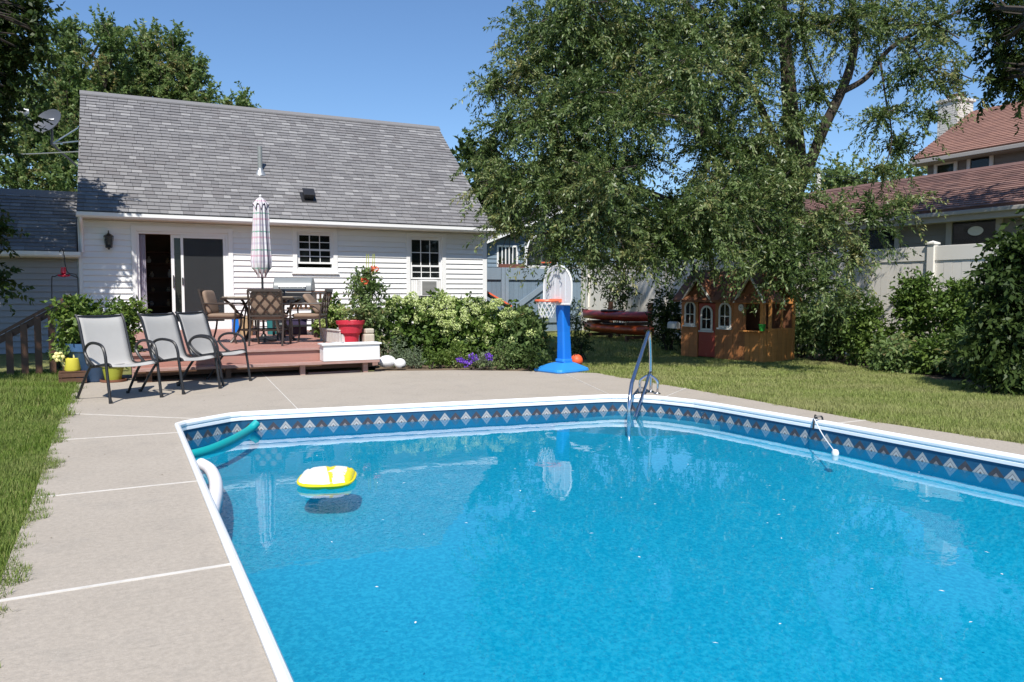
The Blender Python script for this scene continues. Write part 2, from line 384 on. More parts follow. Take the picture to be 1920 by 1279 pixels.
WL = {}
def link(name, data, parent=None, loc=(0, 0, 0)):
    o = bpy.data.objects.new(name, data); COL.objects.link(o); o.location = loc
    if parent is not None: o.parent = parent
    WL[o.name] = Vector(loc) + (WL[parent.name] if parent is not None else Vector((0, 0, 0)))
    return o
def build(mb, name, mats, parent=None, smooth=False, bevel=0, world=True, loc=None, angle=35):
    """world=True: vertices were given in world space (parent unrotated); else in the parent's own space"""
    org = Vector((0, 0, 0))
    if parent is not None and world: org = WL[parent.name]
    if loc is not None: loc = Vector(loc); sh = loc
    else: sh = org
    if sh.length > 0: mb.v = [(v[0] - sh.x, v[1] - sh.y, v[2] - sh.z) for v in mb.v]
    me = mb.mesh(name, mats, smooth)
    o = link(name, me, parent, (loc - org) if loc is not None else (0, 0, 0))
    if smooth:
        try: me.set_sharp_from_angle(angle=R(angle))
        except Exception: pass
    if bevel:
        md = o.modifiers.new('bevel', 'BEVEL'); md.width = bevel; md.segments = 2; md.limit_method = 'ANGLE'; md.angle_limit = R(40)
    return o
def thing(name, label, cat, loc=(0, 0, 0), rz=0, group=None):
    o = link(name, None, None, loc); o.rotation_euler = (0, 0, rz); o.empty_display_size = .2
    return tag(o, label, cat, group)
def tag(o, label=None, cat=None, group=None, kind=None):
    if label: o['label'] = label
    if cat: o['category'] = cat
    if group: o['group'] = group
    if kind: o['kind'] = kind
    return o
def copy_tree(o, parent=None):
    c = o.copy(); COL.objects.link(c)
    if parent is not None: c.parent = parent
    for ch in list(o.children): copy_tree(ch, c)
    return c
def spline(P, n=8):
    P = [Vector(p) for p in P]; out = []
    for i in range(len(P) - 1):
        p0, p1, p2, p3 = P[max(0, i - 1)], P[i], P[i + 1], P[min(len(P) - 1, i + 2)]
        for k in range(n):
            t = k / n
            out.append(.5 * ((2 * p1) + (p2 - p0) * t + (2 * p0 - 5 * p1 + 4 * p2 - p3) * t * t + (3 * p1 - p0 - 3 * p2 + p3) * t ** 3))
    return out + [P[-1]]
def npmesh(name, V, F, mat, tint=None, k=4):
    me = bpy.data.meshes.new(name); nv, nf = len(V), len(F)
    me.vertices.add(nv); me.vertices.foreach_set('co', np.asarray(V, np.float32).ravel())
    me.loops.add(nf * k); me.loops.foreach_set('vertex_index', np.asarray(F, np.int32).ravel())
    me.polygons.add(nf); me.polygons.foreach_set('loop_start', np.arange(0, nf * k, k, dtype=np.int32))
    if tint is not None:
        a = me.attributes.new('tint', 'FLOAT', 'FACE'); a.data.foreach_set('value', np.asarray(tint, np.float32))
    me.materials.append(mat); me.update(calc_edges=True)
    return me
def unit(a): return a / np.maximum(np.linalg.norm(a, axis=1, keepdims=True), 1e-9)
def leaf_arrays(P, D, L, W, nrm=None, fold=.15):
    n = len(P); D = unit(D)
    if nrm is None: nrm = RNG.normal(size=(n, 3)) + np.array([0, 0, .9])
    S = unit(np.cross(D, nrm)); N = np.cross(S, D)
    L = np.broadcast_to(L, n)[:, None]; W = np.broadcast_to(W, n)[:, None]
    mid = P + D * L * .45 - N * L * 0
    V = np.stack([P, mid + S * W * .5 + N * W * fold, P + D * L - N * L * fold * .5, mid - S * W * .5 + N * W * fold], 1).reshape(-1, 3)
    F = np.arange(4 * n).reshape(n, 4)
    return V, F
def spray_leaves(O, V, length, droop, k, L, W, spread=.8, tbase=None, tvar=.35):
    """leaves set alternately along drooping twigs starting at O going V"""
    n = len(O); V = unit(V); length = np.broadcast_to(length, n)
    t = (np.arange(k) + .7) / k
    t = np.clip(t[None, :] + RNG.normal(0, .3 / k, (n, k)), .05, 1)
    l = length[:, None, None]
    P = O[:, None, :] + V[:, None, :] * l * t[..., None] + np.array([0, 0, -1.]) * (droop * l * (t ** 2)[..., None])
    T = V[:, None, :] + np.array([0, 0, -1.]) * (2 * droop * t[..., None])
    T = T / np.linalg.norm(T, axis=2, keepdims=True)
    side = RNG.normal(size=(n, k, 3)); D = T * .7 + spread * side / np.linalg.norm(side, axis=2, keepdims=True) + np.array([0, 0, -.15])
    P = (P + RNG.normal(0, .012, P.shape)).reshape(-1, 3); D = D.reshape(-1, 3)
    LL = L * RNG.uniform(.65, 1.25, n * k); WW = W * RNG.uniform(.7, 1.2, n * k)
    Vx, F = leaf_arrays(P, D, LL, WW)
    tb = RNG.uniform(.25, .75, n) if tbase is None else tbase
    tint = np.clip(np.repeat(tb, k) + RNG.normal(0, tvar * .5, n * k), 0, 1)
    return Vx, F, tint
def join_arrays(L):
    Vs, Fs, Ts = [], [], []; o = 0
    for V, F, T in L: Vs.append(V); Fs.append(F + o); Ts.append(T); o += len(V)
    return np.concatenate(Vs), np.concatenate(Fs), np.concatenate(Ts)
def blob_points(c, r, n, pw=.42, up_only=False):
    d = unit(RNG.normal(size=(n, 3))); q = RNG.uniform(0, 1, n) ** pw
    q = q * (1 + .18 * np.sin(d[:, 0] * 7 + c[0]) * np.sin(d[:, 1] * 6 + c[1] * 3) + .12 * np.sin(d[:, 2] * 9 + c[0] * 5))
    return np.asarray(c) + d * q[:, None] * np.asarray(r), d
def foliage(blobs, leaf, k, length, droop, L, W, spread=.8, dirup=.2, pw=.42, tshift=0., zmin=.03):
    out = []
    for b in blobs:
        c, r, n = b[:3]; n = int(n)
        if not hasattr(r, '__len__'): r = (r, r, r)
        P, d = blob_points(c, r, n, pw)
        ok = P[:, 2] > zmin; P, d = P[ok], d[ok]
        if not len(P): continue
        V = d * np.array([1, 1, .8]) + np.array([0, 0, dirup]) + RNG.normal(0, .35, d.shape)
        ln = length * RNG.uniform(.6, 1.3, len(P))
        P0 = P - unit(V) * ln[:, None] * .5
        # clumps share a tint, so light and dark clumps of leaves can be told apart
        tb = .5 + .25 * np.sin(P[:, 0] * 2.9 + P[:, 2] * 2.1) * np.sin(P[:, 1] * 2.3 + 1.1) + RNG.normal(0, .12, len(P)) + tshift
        out.append(spray_leaves(P0, V, ln, droop, k, L, W, spread, tb))
    V, F, T = join_arrays(out); V[:, 2] = np.maximum(V[:, 2], .005)
    return V, F, T
LEAF = {}
LEAF['elm'] = leafmat('elm_leaf', [(.028, .054, .016), (.070, .114, .030), (.124, .182, .050), (.205, .258, .105), (.28, .26, .10)], .42, .30, .42)
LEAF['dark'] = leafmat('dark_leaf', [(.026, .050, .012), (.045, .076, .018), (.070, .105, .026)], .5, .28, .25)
LEAF['mid'] = leafmat('mid_leaf', [(.070, .122, .038), (.145, .220, .068), (.23, .31, .12), (.34, .28, .13)], .5, .42, .3)
LEAF['bright'] = leafmat('bright_leaf', [(.060, .110, .018), (.110, .180, .030), (.20, .26, .06)], .5, .3)
LEAF['hyd'] = leafmat('hydrangea_leaf', [(.055, .105, .018), (.10, .165, .030), (.17, .24, .055)], .5, .28)
LEAF['flower'] = leafmat('hydrangea_flower', [(.38, .48, .14), (.55, .63, .25), (.72, .75, .45)], .6, .2)
LEAF['sage'] = leafmat('sage_leaf', [(.10, .15, .08), (.16, .21, .12), (.24, .27, .18)], .7, .2)
LEAF['petal'] = leafmat('petunia_petal', [(.12, .04, .40), (.18, .06, .52), (.26, .12, .60)], .6, .2)
LEAF['conifer'] = leafmat('rusty_leaf', [(.10, .08, .03), (.16, .11, .045), (.09, .10, .03)], .6, .2)
def crown_obj(name, VFT, mat, parent):
    V, F, T = VFT
    V = V - np.array(WL[parent.name]) if parent is not None else V
    return link(name, npmesh(name, V, F, mat, T), parent)
def limb_mb(mb, a, b, r0, r1, sag=.12, n=6, seg=6):
    a, b = Vector(a), Vector(b); d = b - a; P = []
    off = Vector((random.uniform(-1, 1), random.uniform(-1, 1), random.uniform(0, 1))) * d.length * sag
    for i in range(seg + 1):
        t = i / seg; P.append(a + d * t + off * math.sin(math.pi * t) + Vector((random.uniform(-1, 1), random.uniform(-1, 1), 0)) * r1 * .8 * (0 < i < seg))
    mb.tube(P, [r0 + (r1 - r0) * i / seg for i in range(seg + 1)], n)
    return P
def tree(name, label, base, top, r0, blobs, leaf, k=30, length=.7, droop=.35, L=.09, W=.03, group=None, spread=.8, dirup=.2, cat='tree', limbs=True, trunk_path=None, twigs=5, pw=.42, tshift=0):
    t = thing(name, label, cat, base, 0, group)
    mb = MB(); base = Vector(base); top = Vector(top)
    P = spline(trunk_path, 5) if trunk_path else [base + (top - base) * (i / 6) + Vector((random.uniform(-1, 1), random.uniform(-1, 1), 0)) * r0 * .5 * (0 < i) for i in range(7)]
    n = len(P); mb.tube(P, [r0 * (1.25 if i == 0 else 1) * (1 - .7 * i / (n - 1)) for i in range(n)], 9)
    if limbs:
        for b in blobs:
            c = Vector(b[0]); r = b[1] if not hasattr(b[1], '__len__') else max(b[1])
            # leave the trunk below the blob
            best = min(P[1:], key=lambda q: (q - c).length + max(0, q.z - c.z + .3) * 2)
            Q = limb_mb(mb, best, c, r0 * .34, r0 * .13)
            for _ in range(twigs):
                d = Vector((random.gauss(0, 1), random.gauss(0, 1), random.gauss(.3, 1))).normalized()
                limb_mb(mb, Q[random.randint(2, len(Q) - 1)], c + d * r * .8, r0 * .11, r0 * .03, .15, 4, 4)
    build(mb, 'trunk', M['bark'], t, smooth=True)
    crown_obj('crown', foliage(blobs, leaf, k, length, droop, L, W, spread, dirup, pw, tshift), leaf, t)
    return t
def shrub(name, label, base, blobs, leaf, k=14, length=.3, droop=.25, L=.07, W=.04, group=None, cat='shrub', stems=7, spread=.8, dirup=.25, tshift=0):
    t = thing(name, label, cat, base, 0, group); mb = MB(); base = Vector(base)
    for b in blobs:
        for _ in range(max(2, stems // len(blobs))):
            c = Vector(b[0]); r = b[1] if not hasattr(b[1], '__len__') else min(b[1])
            limb_mb(mb, base + Vector((random.uniform(-.12, .12), random.uniform(-.12, .12), 0)), c + Vector((random.gauss(0, .4), random.gauss(0, .4), random.gauss(.2, .3))) * r, .014, .004, .1, 5, 4)
    build(mb, 'stem', M['bark'], t, smooth=True)
    crown_obj('foliage', foliage(blobs, leaf, k, length, droop, L, W, spread, dirup, .5, tshift), leaf, t)
    return t

# ================================================================== GROUND, PATIO, POOL
POOL = [Vector((x, y, 0)) for x, y in [(.40, -2.6), (.40, 7.60), (.47, 7.70), (.90, 8.01), (1.02, 8.04), (4.85, 7.53), (5.05, 7.49), (5.33, 7.32), (5.47, 7.10), (5.62, 6.70), (5.67, 6.35), (5.77, 5.0), (5.81, 3.3), (5.83, -2.6)]]
def inset(P, d):
    n = len(P); out = []
    for i in range(n):
        a, b, c = P[i - 1], P[i], P[(i + 1) % n]
        e1, e2 = (b - a).normalized(), (c - b).normalized()
        n1, n2 = Vector((e1.y, -e1.x, 0)), Vector((e2.y, -e2.x, 0))   # polygon runs clockwise: inside lies to the right
        m = (n1 + n2).normalized(); out.append(b + m * (d / max(.4, m.dot(n1))))
    return out
def filled(outer, hole, z, name, mat):
    bm = bmesh.new()
    for loop in (outer, hole):
        if not loop: continue
        vs = [bm.verts.new((p[0], p[1], z)) for p in loop]
        for i in range(len(vs)): bm.edges.new((vs[i], vs[(i + 1) % len(vs)]))
    bmesh.ops.triangle_fill(bm, use_beauty=True, use_dissolve=False, edges=bm.edges[:])
    for f in bm.faces:
        f.normal_update()
        if f.normal.z < 0: f.normal_flip()
    me = bpy.data.meshes.new(name); bm.to_mesh(me); bm.free(); me.materials.append(mat)
    return link(name, me)
tag(filled([(-400, -60), (400, -60), (400, 500), (-400, 500)], [(p.x, p.y) for p in inset(POOL, -.02)], -.045, 'ground', M['lawn']), kind='structure')

deck_slab_root = link('concrete_patio', None); tag(deck_slab_root, kind='structure')
J = lambda *a: [Vector((x, y, 0)) for x, y in a]
SLABS = [J((-.50, -2.6), (.40, -2.6), (.40, 1.85), (-.50, 1.82)), J((-.50, 1.82), (.40, 1.85), (.40, 3.57), (-.49, 3.54)),
         J((-.49, 3.54), (.40, 3.57), (.40, 5.27), (-.50, 5.26)), J((-.50, 5.26), (.40, 5.27), (.40, 7.19), (-.54, 7.26)),
         J((-.54, 7.26), (.40, 7.19), (.40, 7.60), (.47, 7.70), (.68, 7.85), (-.56, 8.86)),
         J((-.56, 8.86), (.68, 7.85), (.90, 8.01), (1.02, 8.04), (1.58, 7.965), (1.86, 12.3), (-.56, 12.75)),
         J((1.58, 7.965), (4.85, 7.53), (5.05, 7.49), (5.9, 10.15), (5.6, 10.40), (4.6, 11.08), (3.4, 11.5), (2.6, 11.8), (1.86, 12.3)),
         J((5.05, 7.49), (5.33, 7.32), (5.47, 7.10), (6.29, 7.7), (6.30, 9.75), (5.9, 10.15)),
         J((5.47, 7.10), (5.62, 6.70), (5.67, 6.35), (5.77, 5.0), (6.22, 5.0), (6.29, 7.7)),
         J((5.77, 5.0), (5.81, 3.3), (5.82, 1.0), (6.40, 1.0), (6.40, 3.4), (6.22, 5.0)), J((5.82, 1.0), (5.83, -2.6), (6.4, -2.6), (6.40, 1.0))]
for P in SLABS:
    Q = inset(list(reversed(P)), .004); Q = list(reversed(Q))
    mb = MB(); mb.prism([(p.x, p.y) for p in Q], (0, 0, -.12), (1, 0, 0), (0, 1, 0), (0, 0, 1), .12)
    build(mb, 'slab', M['concrete'], deck_slab_root, bevel=.004)
M['joint'] = pm('white_joint_sealant', (.62, .59, .54), .7, .1, 20, dirt=((.40, .38, .34), 9, .52, .6))
for a, b in [((-.50, 1.82), (.40, 1.85)), ((-.49, 3.54), (.40, 3.57)), ((-.50, 5.26), (.40, 5.27)), ((-.54, 7.26), (.40, 7.19)), ((-.56, 8.86), (.68, 7.85)), ((1.58, 7.965), (1.86, 12.3)), ((5.05, 7.49), (5.9, 10.15)), ((5.47, 7.10), (6.29, 7.7)), ((5.77, 5.0), (6.22, 5.0)), ((5.82, 1.0), (6.4, 1.0))]:
    mb = MB(); mb.bar((a[0], a[1], -.03), (b[0], b[1], -.03), (.024 if a[1] < 4 else .015) if a[1] < 6.5 else .010, .066); build(mb, 'joint_strip', M['joint'], deck_slab_root)

pool = link('swimming_pool', None); tag(pool, kind='structure')
def sweep(P, prof, name, mat, parent, smooth=False, uvs=False, openends=False):
    n = len(P); k = len(prof); rings = [inset(P, d) for d, z in prof]; vs = []; us = []
    for j, (d, z) in enumerate(prof): vs += [(p.x, p.y, z) for p in rings[j]]
    fs = []; uvl = []; acc = [0]
    for i in range(n): acc.append(acc[-1] + (P[(i + 1) % n] - P[i]).length)
    for i in range(n):
        i2 = (i + 1) % n
        for j in range(k - 1):
            fs.append((j * n + i, j * n + i2, (j + 1) * n + i2, (j + 1) * n + i))
            uvl += [(acc[i], prof[j][1]), (acc[i + 1], prof[j][1]), (acc[i + 1], prof[j + 1][1]), (acc[i], prof[j + 1][1])]
    me = bpy.data.meshes.new(name); me.from_pydata(vs, [], fs); me.materials.append(mat)
    if uvs:
        l = me.uv_layers.new(name='UVMap'); l.data.foreach_set('uv', np.array(uvl, np.float32).ravel())
    me.update(); return link(name, me, parent)
sweep(POOL, [(-.004, -.07), (-.004, .012), (.004, .022), (.020, .024), (.034, .018), (.044, .0), (.044, -.018), (.036, -.022), (.036, -.032), (.042, -.036), (.044, -.060), (.030, -.064)], 'coping', M['coping'], pool)
sweep(POOL, [(.033, -.056), (.033, -.5), (.033, -1.0), (.033, -1.7)], 'liner_wall', M['liner'], pool, uvs=True)
IN = inset(POOL, .03)
mb = MB(); Vs = []
for y, z in ((-2.7, -.92), (1.5, -.77), (3.0, -.55), (4.6, -.41), (6.5, -.355), (8.2, -.34)): Vs += [(.2, y, z), (4.9, y, z), (5.9, y, max(z + .20, -.90) if z < -.6 else -.235)]   # floor at its refracted depth; cove added to hide the dark right wall
mb.add(Vs, [q for i in range(5) for q in ((3 * i, 3 * i + 1, 3 * i + 4, 3 * i + 3), (3 * i + 1, 3 * i + 2, 3 * i + 5, 3 * i + 4))])
build(mb, 'pool_floor', M['floor'], pool)
# white moulded steps filling the far right corner under water
for k, (d, z) in enumerate(((.28, -.215), (.52, -.265))):
    poly = [(5.04, 7.43), (5.29, 7.27), (5.42, 7.06), (5.56, 6.68), (5.61, 6.32)]
    c = Vector((5.35, 7.15, 0)); inn = Vector((-.72, -.69, 0)); tg = Vector((.69, -.72, 0))
    far = []
    for s_ in (.95, .6, .2, -.2, -.6, -.95):
        q = c + inn * d * (1 - .18 * s_ * s_) + tg * s_ * (.95 + .25 * k); far.append((min(q.x, 5.66), min(q.y, 7.42)))
    mb = MB(); mb.prism(list(poly) + far, (0, 0, z - .2), (1, 0, 0), (0, 1, 0), (0, 0, 1), .2)
    build(mb, 'pool_step', M['step'], pool)
WZ = -.165
wpoly = inset(POOL, .031)
tag(filled([(p.x, p.y) for p in wpoly], None, WZ, 'pool_water', M['water']), kind='structure')

# ================================================================== HOUSE
HY, HX0, HX1 = 18.5, -.73, 8.50
EY, EZ, RY, RZ = 18.08, 2.86, 21.8, 6.0
house = thing('white_house', 'white house with clapboard siding and steep grey shingle roof behind the deck', 'house', (4, 18.5, 0))
px2 = lambda px, py: onY(px, py, HY)
D0, D1 = px2(255, 433), px2(431, 612); DOOR = (D0.x, D1.x, .43, D0.z)
W1a, W1b = px2(556, 435), px2(625, 504); WIN1 = (W1a.x, W1b.x, W1b.z, W1a.z)
W2a, W2b = px2(768, 444), px2(829, 557); WIN2 = (W2a.x, W2b.x, W2b.z, W2a.z)
OPEN = [DOOR, WIN1, WIN2]
def wall_cells(x0, x1, z0, z1, ops):
    xs = sorted({x0, x1, *[o[0] for o in ops], *[o[1] for o in ops]}); zs = sorted({z0, z1, *[o[2] for o in ops], *[o[3] for o in ops]})
    for i in range(len(xs) - 1):
        for j in range(len(zs) - 1):
            cx, cz = (xs[i] + xs[i + 1]) / 2, (zs[j] + zs[j + 1]) / 2
            if not any(o[0] < cx < o[1] and o[2] < cz < o[3] for o in ops): yield xs[i], xs[i + 1], zs[j], zs[j + 1]
mb = MB()
for x0, x1, z0, z1 in wall_cells(HX0, HX1, 0, 2.85, OPEN): mb.b2((x0, HY + .005, z0), (x1, HY + .14, z1))
mb.b2((HX0, HY + .14, 0), (HX0 + .12, 25.0, 2.85)); mb.b2((HX1 - .12, HY + .14, 0), (HX1, 25.0, 2.85)); mb.b2((HX0, 25.0, 0), (HX1, 25.12, 2.85))
for X in (HX0 + .002, HX1 - .122): mb.prism([(HY + .12, 2.85), (25.0, 2.85), (RY, RZ - .15)], (X, 0, 0), (0, 1, 0), (0, 0, 1), (1, 0, 0), .12)
wall = build(mb, 'wall', M['trim'], house)
mb = MB(); mb.b2((HX0 + .12, HY + .14, .36), (HX1 - .12, 25.0, .40)); build(mb, 'floor', M['interior'], house)
mb = MB(); mb.b2((HX0 + .12, HY + .14, 2.72), (HX1 - .12, 25.0, 2.76)); build(mb, 'ceiling', M['interior'], house)
mb = MB(); mb.b2((HX0 + .12, 21.6, .40), (HX1 - .12, 21.7, 2.72)); mb.b2((2.9, HY + .14, .40), (3.0, 21.6, 2.72)); build(mb, 'partition_wall', M['interior'], house)
def board(mb, x0, x1, z0, z1, Y, lip=.034):
    mb.prism([(0, z0), (-lip, z0), (-lip, z0 + .012), (-.004, z1), (0, z1)], (x0, Y, 0), (0, 1, 0), (0, 0, 1), (1, 0, 0), x1 - x0)
def siding(parent, X0, X1, Y, z0, z1, h, ops, mat):
    z = z0; k = 0
    while z < z1 - .02:
        zt = min(z + h, z1)
        xs = sorted({X0, X1, *[min(max(o[0], X0), X1) for o in ops], *[min(max(o[1], X0), X1) for o in ops]})
        runs = []
        for a, b in zip(xs[:-1], xs[1:]):
            cx = (a + b) / 2; lo, hi = z, zt
            for o in ops:
                if o[0] < cx < o[1] and o[2] < zt and o[3] > z:
                    if o[2] <= z and o[3] >= zt: lo = hi
                    elif o[2] > z: hi = min(hi, o[2])
                    else: lo = max(lo, o[3])
            if hi - lo > .015:
                if runs and abs(runs[-1][1] - a) < 1e-6 and runs[-1][2:] == (lo, hi): runs[-1] = (runs[-1][0], b, lo, hi)
                else: runs.append((a, b, lo, hi))
        for a, b, lo, hi in runs:
            mb = MB(); board(mb, a + .001, b - .001, lo, hi, Y); build(mb, 'siding_board', mat, parent)
        z += h; k += 1
ops2 = [(o[0] - .10, o[1] + .10, o[2] - (.10 if o is not DOOR else .3), o[3] + .10) for o in OPEN]
siding(wall, HX0 + .03, HX1 - .10, HY, .30, 2.72, .125, ops2, M['white'])
mb = MB(); mb.b2((HX1 - .10, HY - .028, .1), (HX1 + .02, HY + .004, 2.72)); build(mb, 'corner_trim', M['trim'], wall)
mb = MB(); mb.b2((HX0 - .04, HY - .028, .1), (HX0 + .03, HY + .004, 2.72)); build(mb, 'corner_trim', M['trim'], wall)
mb = MB(); mb.b2((HX0, HY - .02, 0), (HX1, HY + .004, .298)); build(mb, 'foundation', M['dullwhite'], wall)

def shingles(parent, O, u, v, n, U, VL, expo, wid, mats, nparts, rng, seed=1):
    """overlapping tabs laid from the eave up; the first nparts are objects, the rest one joined part"""
    rs = random.Random(seed); O, u, v, n = Vector(O), Vector(u).normalized(), Vector(v).normalized(), Vector(n).normalized()
    bank = {}
    th, tk = .030, .016
    def geo(wd): # local: x along u, y up slope, z normal
        g = wd / 2 - .003; l = expo * 1.22
        return [(-g, 0, .002), (g, 0, .002), (g, l, .0), (-g, l, .0), (-g, 0, tk + .012), (g, 0, tk + .012), (g, l, tk * .3), (-g, l, tk * .3)]
    FS = [(4, 5, 6, 7), (0, 1, 5, 4), (1, 2, 6, 5), (3, 0, 4, 7)]
    mat3 = Matrix((u, v, n)).transposed(); rest = MB(); cnt = 0; row = 0; y = 0.
    while y < VL - .02:
        x = -rs.uniform(0, wid)
        while x < U - .01:
            wd = wid * rs.choice((.7, 1.0, 1.0, 1.35)); a, b = max(0, x), min(U, x + wd)
            if b - a > .04:
                k = min(len(mats) - 1, rs.choice((0, 0, 1, 1, 1, 2, 2, 2, 3, 3, 3, 4, 5))); cpos = O + u * ((a + b) / 2) + v * y + n * rs.uniform(0, .004)
                if cnt < nparts:
                    key = (round(b - a, 3), k)
                    if key not in bank:
                        q = MB(); q.add(geo(b - a), FS); bank[key] = q.mesh('shingle', mats[k])
                    o = link('shingle', bank[key], parent, cpos - WL[parent.name]); o.rotation_euler = mat3.to_euler(); cnt += 1
                else:
                    rest.m = k; rest.add([cpos + mat3 @ Vector(p) for p in geo(b - a)], FS)
            x += wd
        y += expo; row += 1
    if rest.v:
        o = build(rest, 'shingles', mats, parent); o['kind'] = 'stuff'
HRX0, HRX1 = -.755, 8.50
sv = Vector((0, RY - EY, RZ - EZ)); SL = sv.length; sv.normalize(); sn = Vector((0, -sv.z, sv.y))
mb = MB(); mb.prism([(EY, EZ), (RY, RZ), (25.5, EZ), (25.5, EZ - .10), (RY, RZ - .12), (EY, EZ - .10)], (HRX0, 0, -.012), (0, 1, 0), (0, 0, 1), (1, 0, 0), HRX1 - HRX0)
roof = build(mb, 'roof', [SHM[0]], house)
shingles(roof, Vector((HRX0, EY - .03, EZ - .025)), (1, 0, 0), sv, sn, HRX1 - HRX0, SL, .137, .22, SHM, 299, RNG)
mb = MB(); mb.prism([(-.11, -.055), (0, .045), (.11, -.055), (.11, -.09), (0, .01), (-.11, -.09)], (HRX0 - .01, RY, RZ + .03), (0, 1, 0), (0, 0, 1), (1, 0, 0), HRX1 - HRX0 + .02)
build(mb, 'ridge_cap', SHM[1], roof)
# gutter, fascia and soffit
mb = MB(); gp = [(0, 0), (-.10, 0), (-.125, .035), (-.125, .105), (-.113, .105), (-.113, .04), (-.095, .012), (-.012, .012), (-.012, .105), (0, .105)]
mb.prism(gp, (HRX0 - .02, EY + .02, EZ - .145), (0, 1, 0), (0, 0, 1), (1, 0, 0), HRX1 - HRX0 + .09)
for X in (HRX0 - .016, HRX1 + .062): mb.prism([(0, 0), (-.10, 0), (-.125, .035), (-.125, .105), (0, .105)], (X, EY + .02, EZ - .145), (0, 1, 0), (0, 0, 1), (1, 0, 0), .006)
build(mb, 'gutter', M['trim'], roof)
mb = MB(); mb.b2((HRX0, EY + .022, EZ - .15), (HRX1, EY + .045, EZ - .02)); build(mb, 'fascia', M['trim'], roof)
mb = MB(); mb.b2((HRX0, EY + .046, EZ - .148), (HRX1, HY + .002, EZ - .128)); build(mb, 'soffit', M['soffit'], roof)
mb = MB(); mb.tube(spline([(-.70, EY - .03, EZ - .13), (-.70, EY + .02, EZ - .22), (-.70, HY - .10, EZ - .42), (-.70, HY - .085, 2.15), (-.70, HY - .085, 2.02)], 4), .04, 8)
build(mb, 'downspout', M['trim'], house, smooth=True)
def on_roof(px, py):
    d = Vector(ray(px, py)); c = Vector(_C); o = Vector((0, EY, EZ)); return c + d * ((o - c).dot(sn) / d.dot(sn))
p = on_roof(488, 324)
mb = MB(); mb.tube([p - sn * .05, p + Vector((0, 0, .62))], .055, 12); vp = build(mb, 'vent_pipe', M['galv'], house, smooth=True)
mb = MB(); mb.lathe([(.15, -.10), (.14, -.06), (.062, .05), (.06, .09)], p + Vector((0, 0, .02)), 14); build(mb, 'pipe_flashing', M['grey_metal'], vp, smooth=True)
p = on_roof(578, 375)
mb = MB(); rt3 = Matrix(((1, 0, 0), sv, sn)).transposed()
mb.box(p + sn * .03 + sv * .05, (.34, .36, .03), rt3); mb.box(p + sn * .11 + sv * .06, (.22, .22, .14), rt3); mb.box(p + sn * .19 + sv * .05, (.27, .27, .025), rt3)
build(mb, 'roof_vent', M['black'], house, bevel=.006)

def window(parent, x0, x1, z0, z1, Y, cols, split, lower_to, mframe=None, rows=2):
    """double-hung window: frame with trim, an upper and a lower sash (raised to lower_to), muntins and panes"""
    mf = mframe or M['trim']; f = .055; mb = MB()
    for a, b in (((x0 - .10, z0 - .10), (x0, z1 + .10)), ((x1, z0 - .10), (x1 + .10, z1 + .10)), ((x0, z1), (x1, z1 + .10)), ((x0, z0 - .10), (x1, z0))):
        mb.b2((a[0], Y - .042, a[1]), (b[0], Y + .003, b[1]))
    mb.b2((x0 - .13, Y - .075, z0 - .135), (x1 + .13, Y - .001, z0 - .102))
    for a, b in (((x0, z0), (x0 + .025, z1)), ((x1 - .025, z0), (x1, z1)), ((x0 + .025, z1 - .025), (x1 - .025, z1)), ((x0 + .025, z0), (x1 - .025, z0 + .02))):
        mb.b2((a[0], Y + .0035, a[1]), (b[0], Y + .135, b[1]))
    wn = build(mb, 'window', mf, parent, bevel=.004)
    X0, X1 = x0 + .025, x1 - .025
    for s_, (a, b, yy) in enumerate(((split - .02, z1 - .025, Y + .045), (lower_to, split + .02 + (lower_to - z0 - .02) * 0, Y + .012))):
        fr = MB(); t = .042
        for p0, p1 in (((X0, a), (X0 + t, b)), ((X1 - t, a), (X1, b)), ((X0 + t, a), (X1 - t, a + t)), ((X0 + t, b - t), (X1 - t, b))): fr.b2((p0[0], yy, p0[1]), (p1[0], yy + .03, p1[1]))
        gw, gh = (X1 - X0 - 2 * t) / cols, (b - a - 2 * t) / rows
        for i in range(1, cols): fr.b2((X0 + t + gw * i - .009, yy + .004, a + t), (X0 + t + gw * i + .009, yy + .026, b - t))
        for j in range(1, rows): fr.b2((X0 + t, yy + .006, a + t + gh * j - .009), (X1 - t, yy + .024, a + t + gh * j + .009))
        build(fr, 'sash', mf, wn)
        for i in range(cols):
            for j in range(rows):
                q = MB(); q.b2((X0 + t + gw * i + .004, yy + .012, a + t + gh * j + .004), (X0 + t + gw * (i + 1) - .004, yy + .018, a + t + gh * (j + 1) - .004)); build(q, 'pane', M['pane'], wn)
    return wn
h1 = WIN1[3] - WIN1[2]
window(house, *WIN1, HY, 3, WIN1[2] + h1 * .52, WIN1[2] + h1 * .13)
h2 = WIN2[3] - WIN2[2]
w2 = window(house, *WIN2, HY, 3, WIN2[2] + h2 * .52, WIN2[2] + h2 * .30)
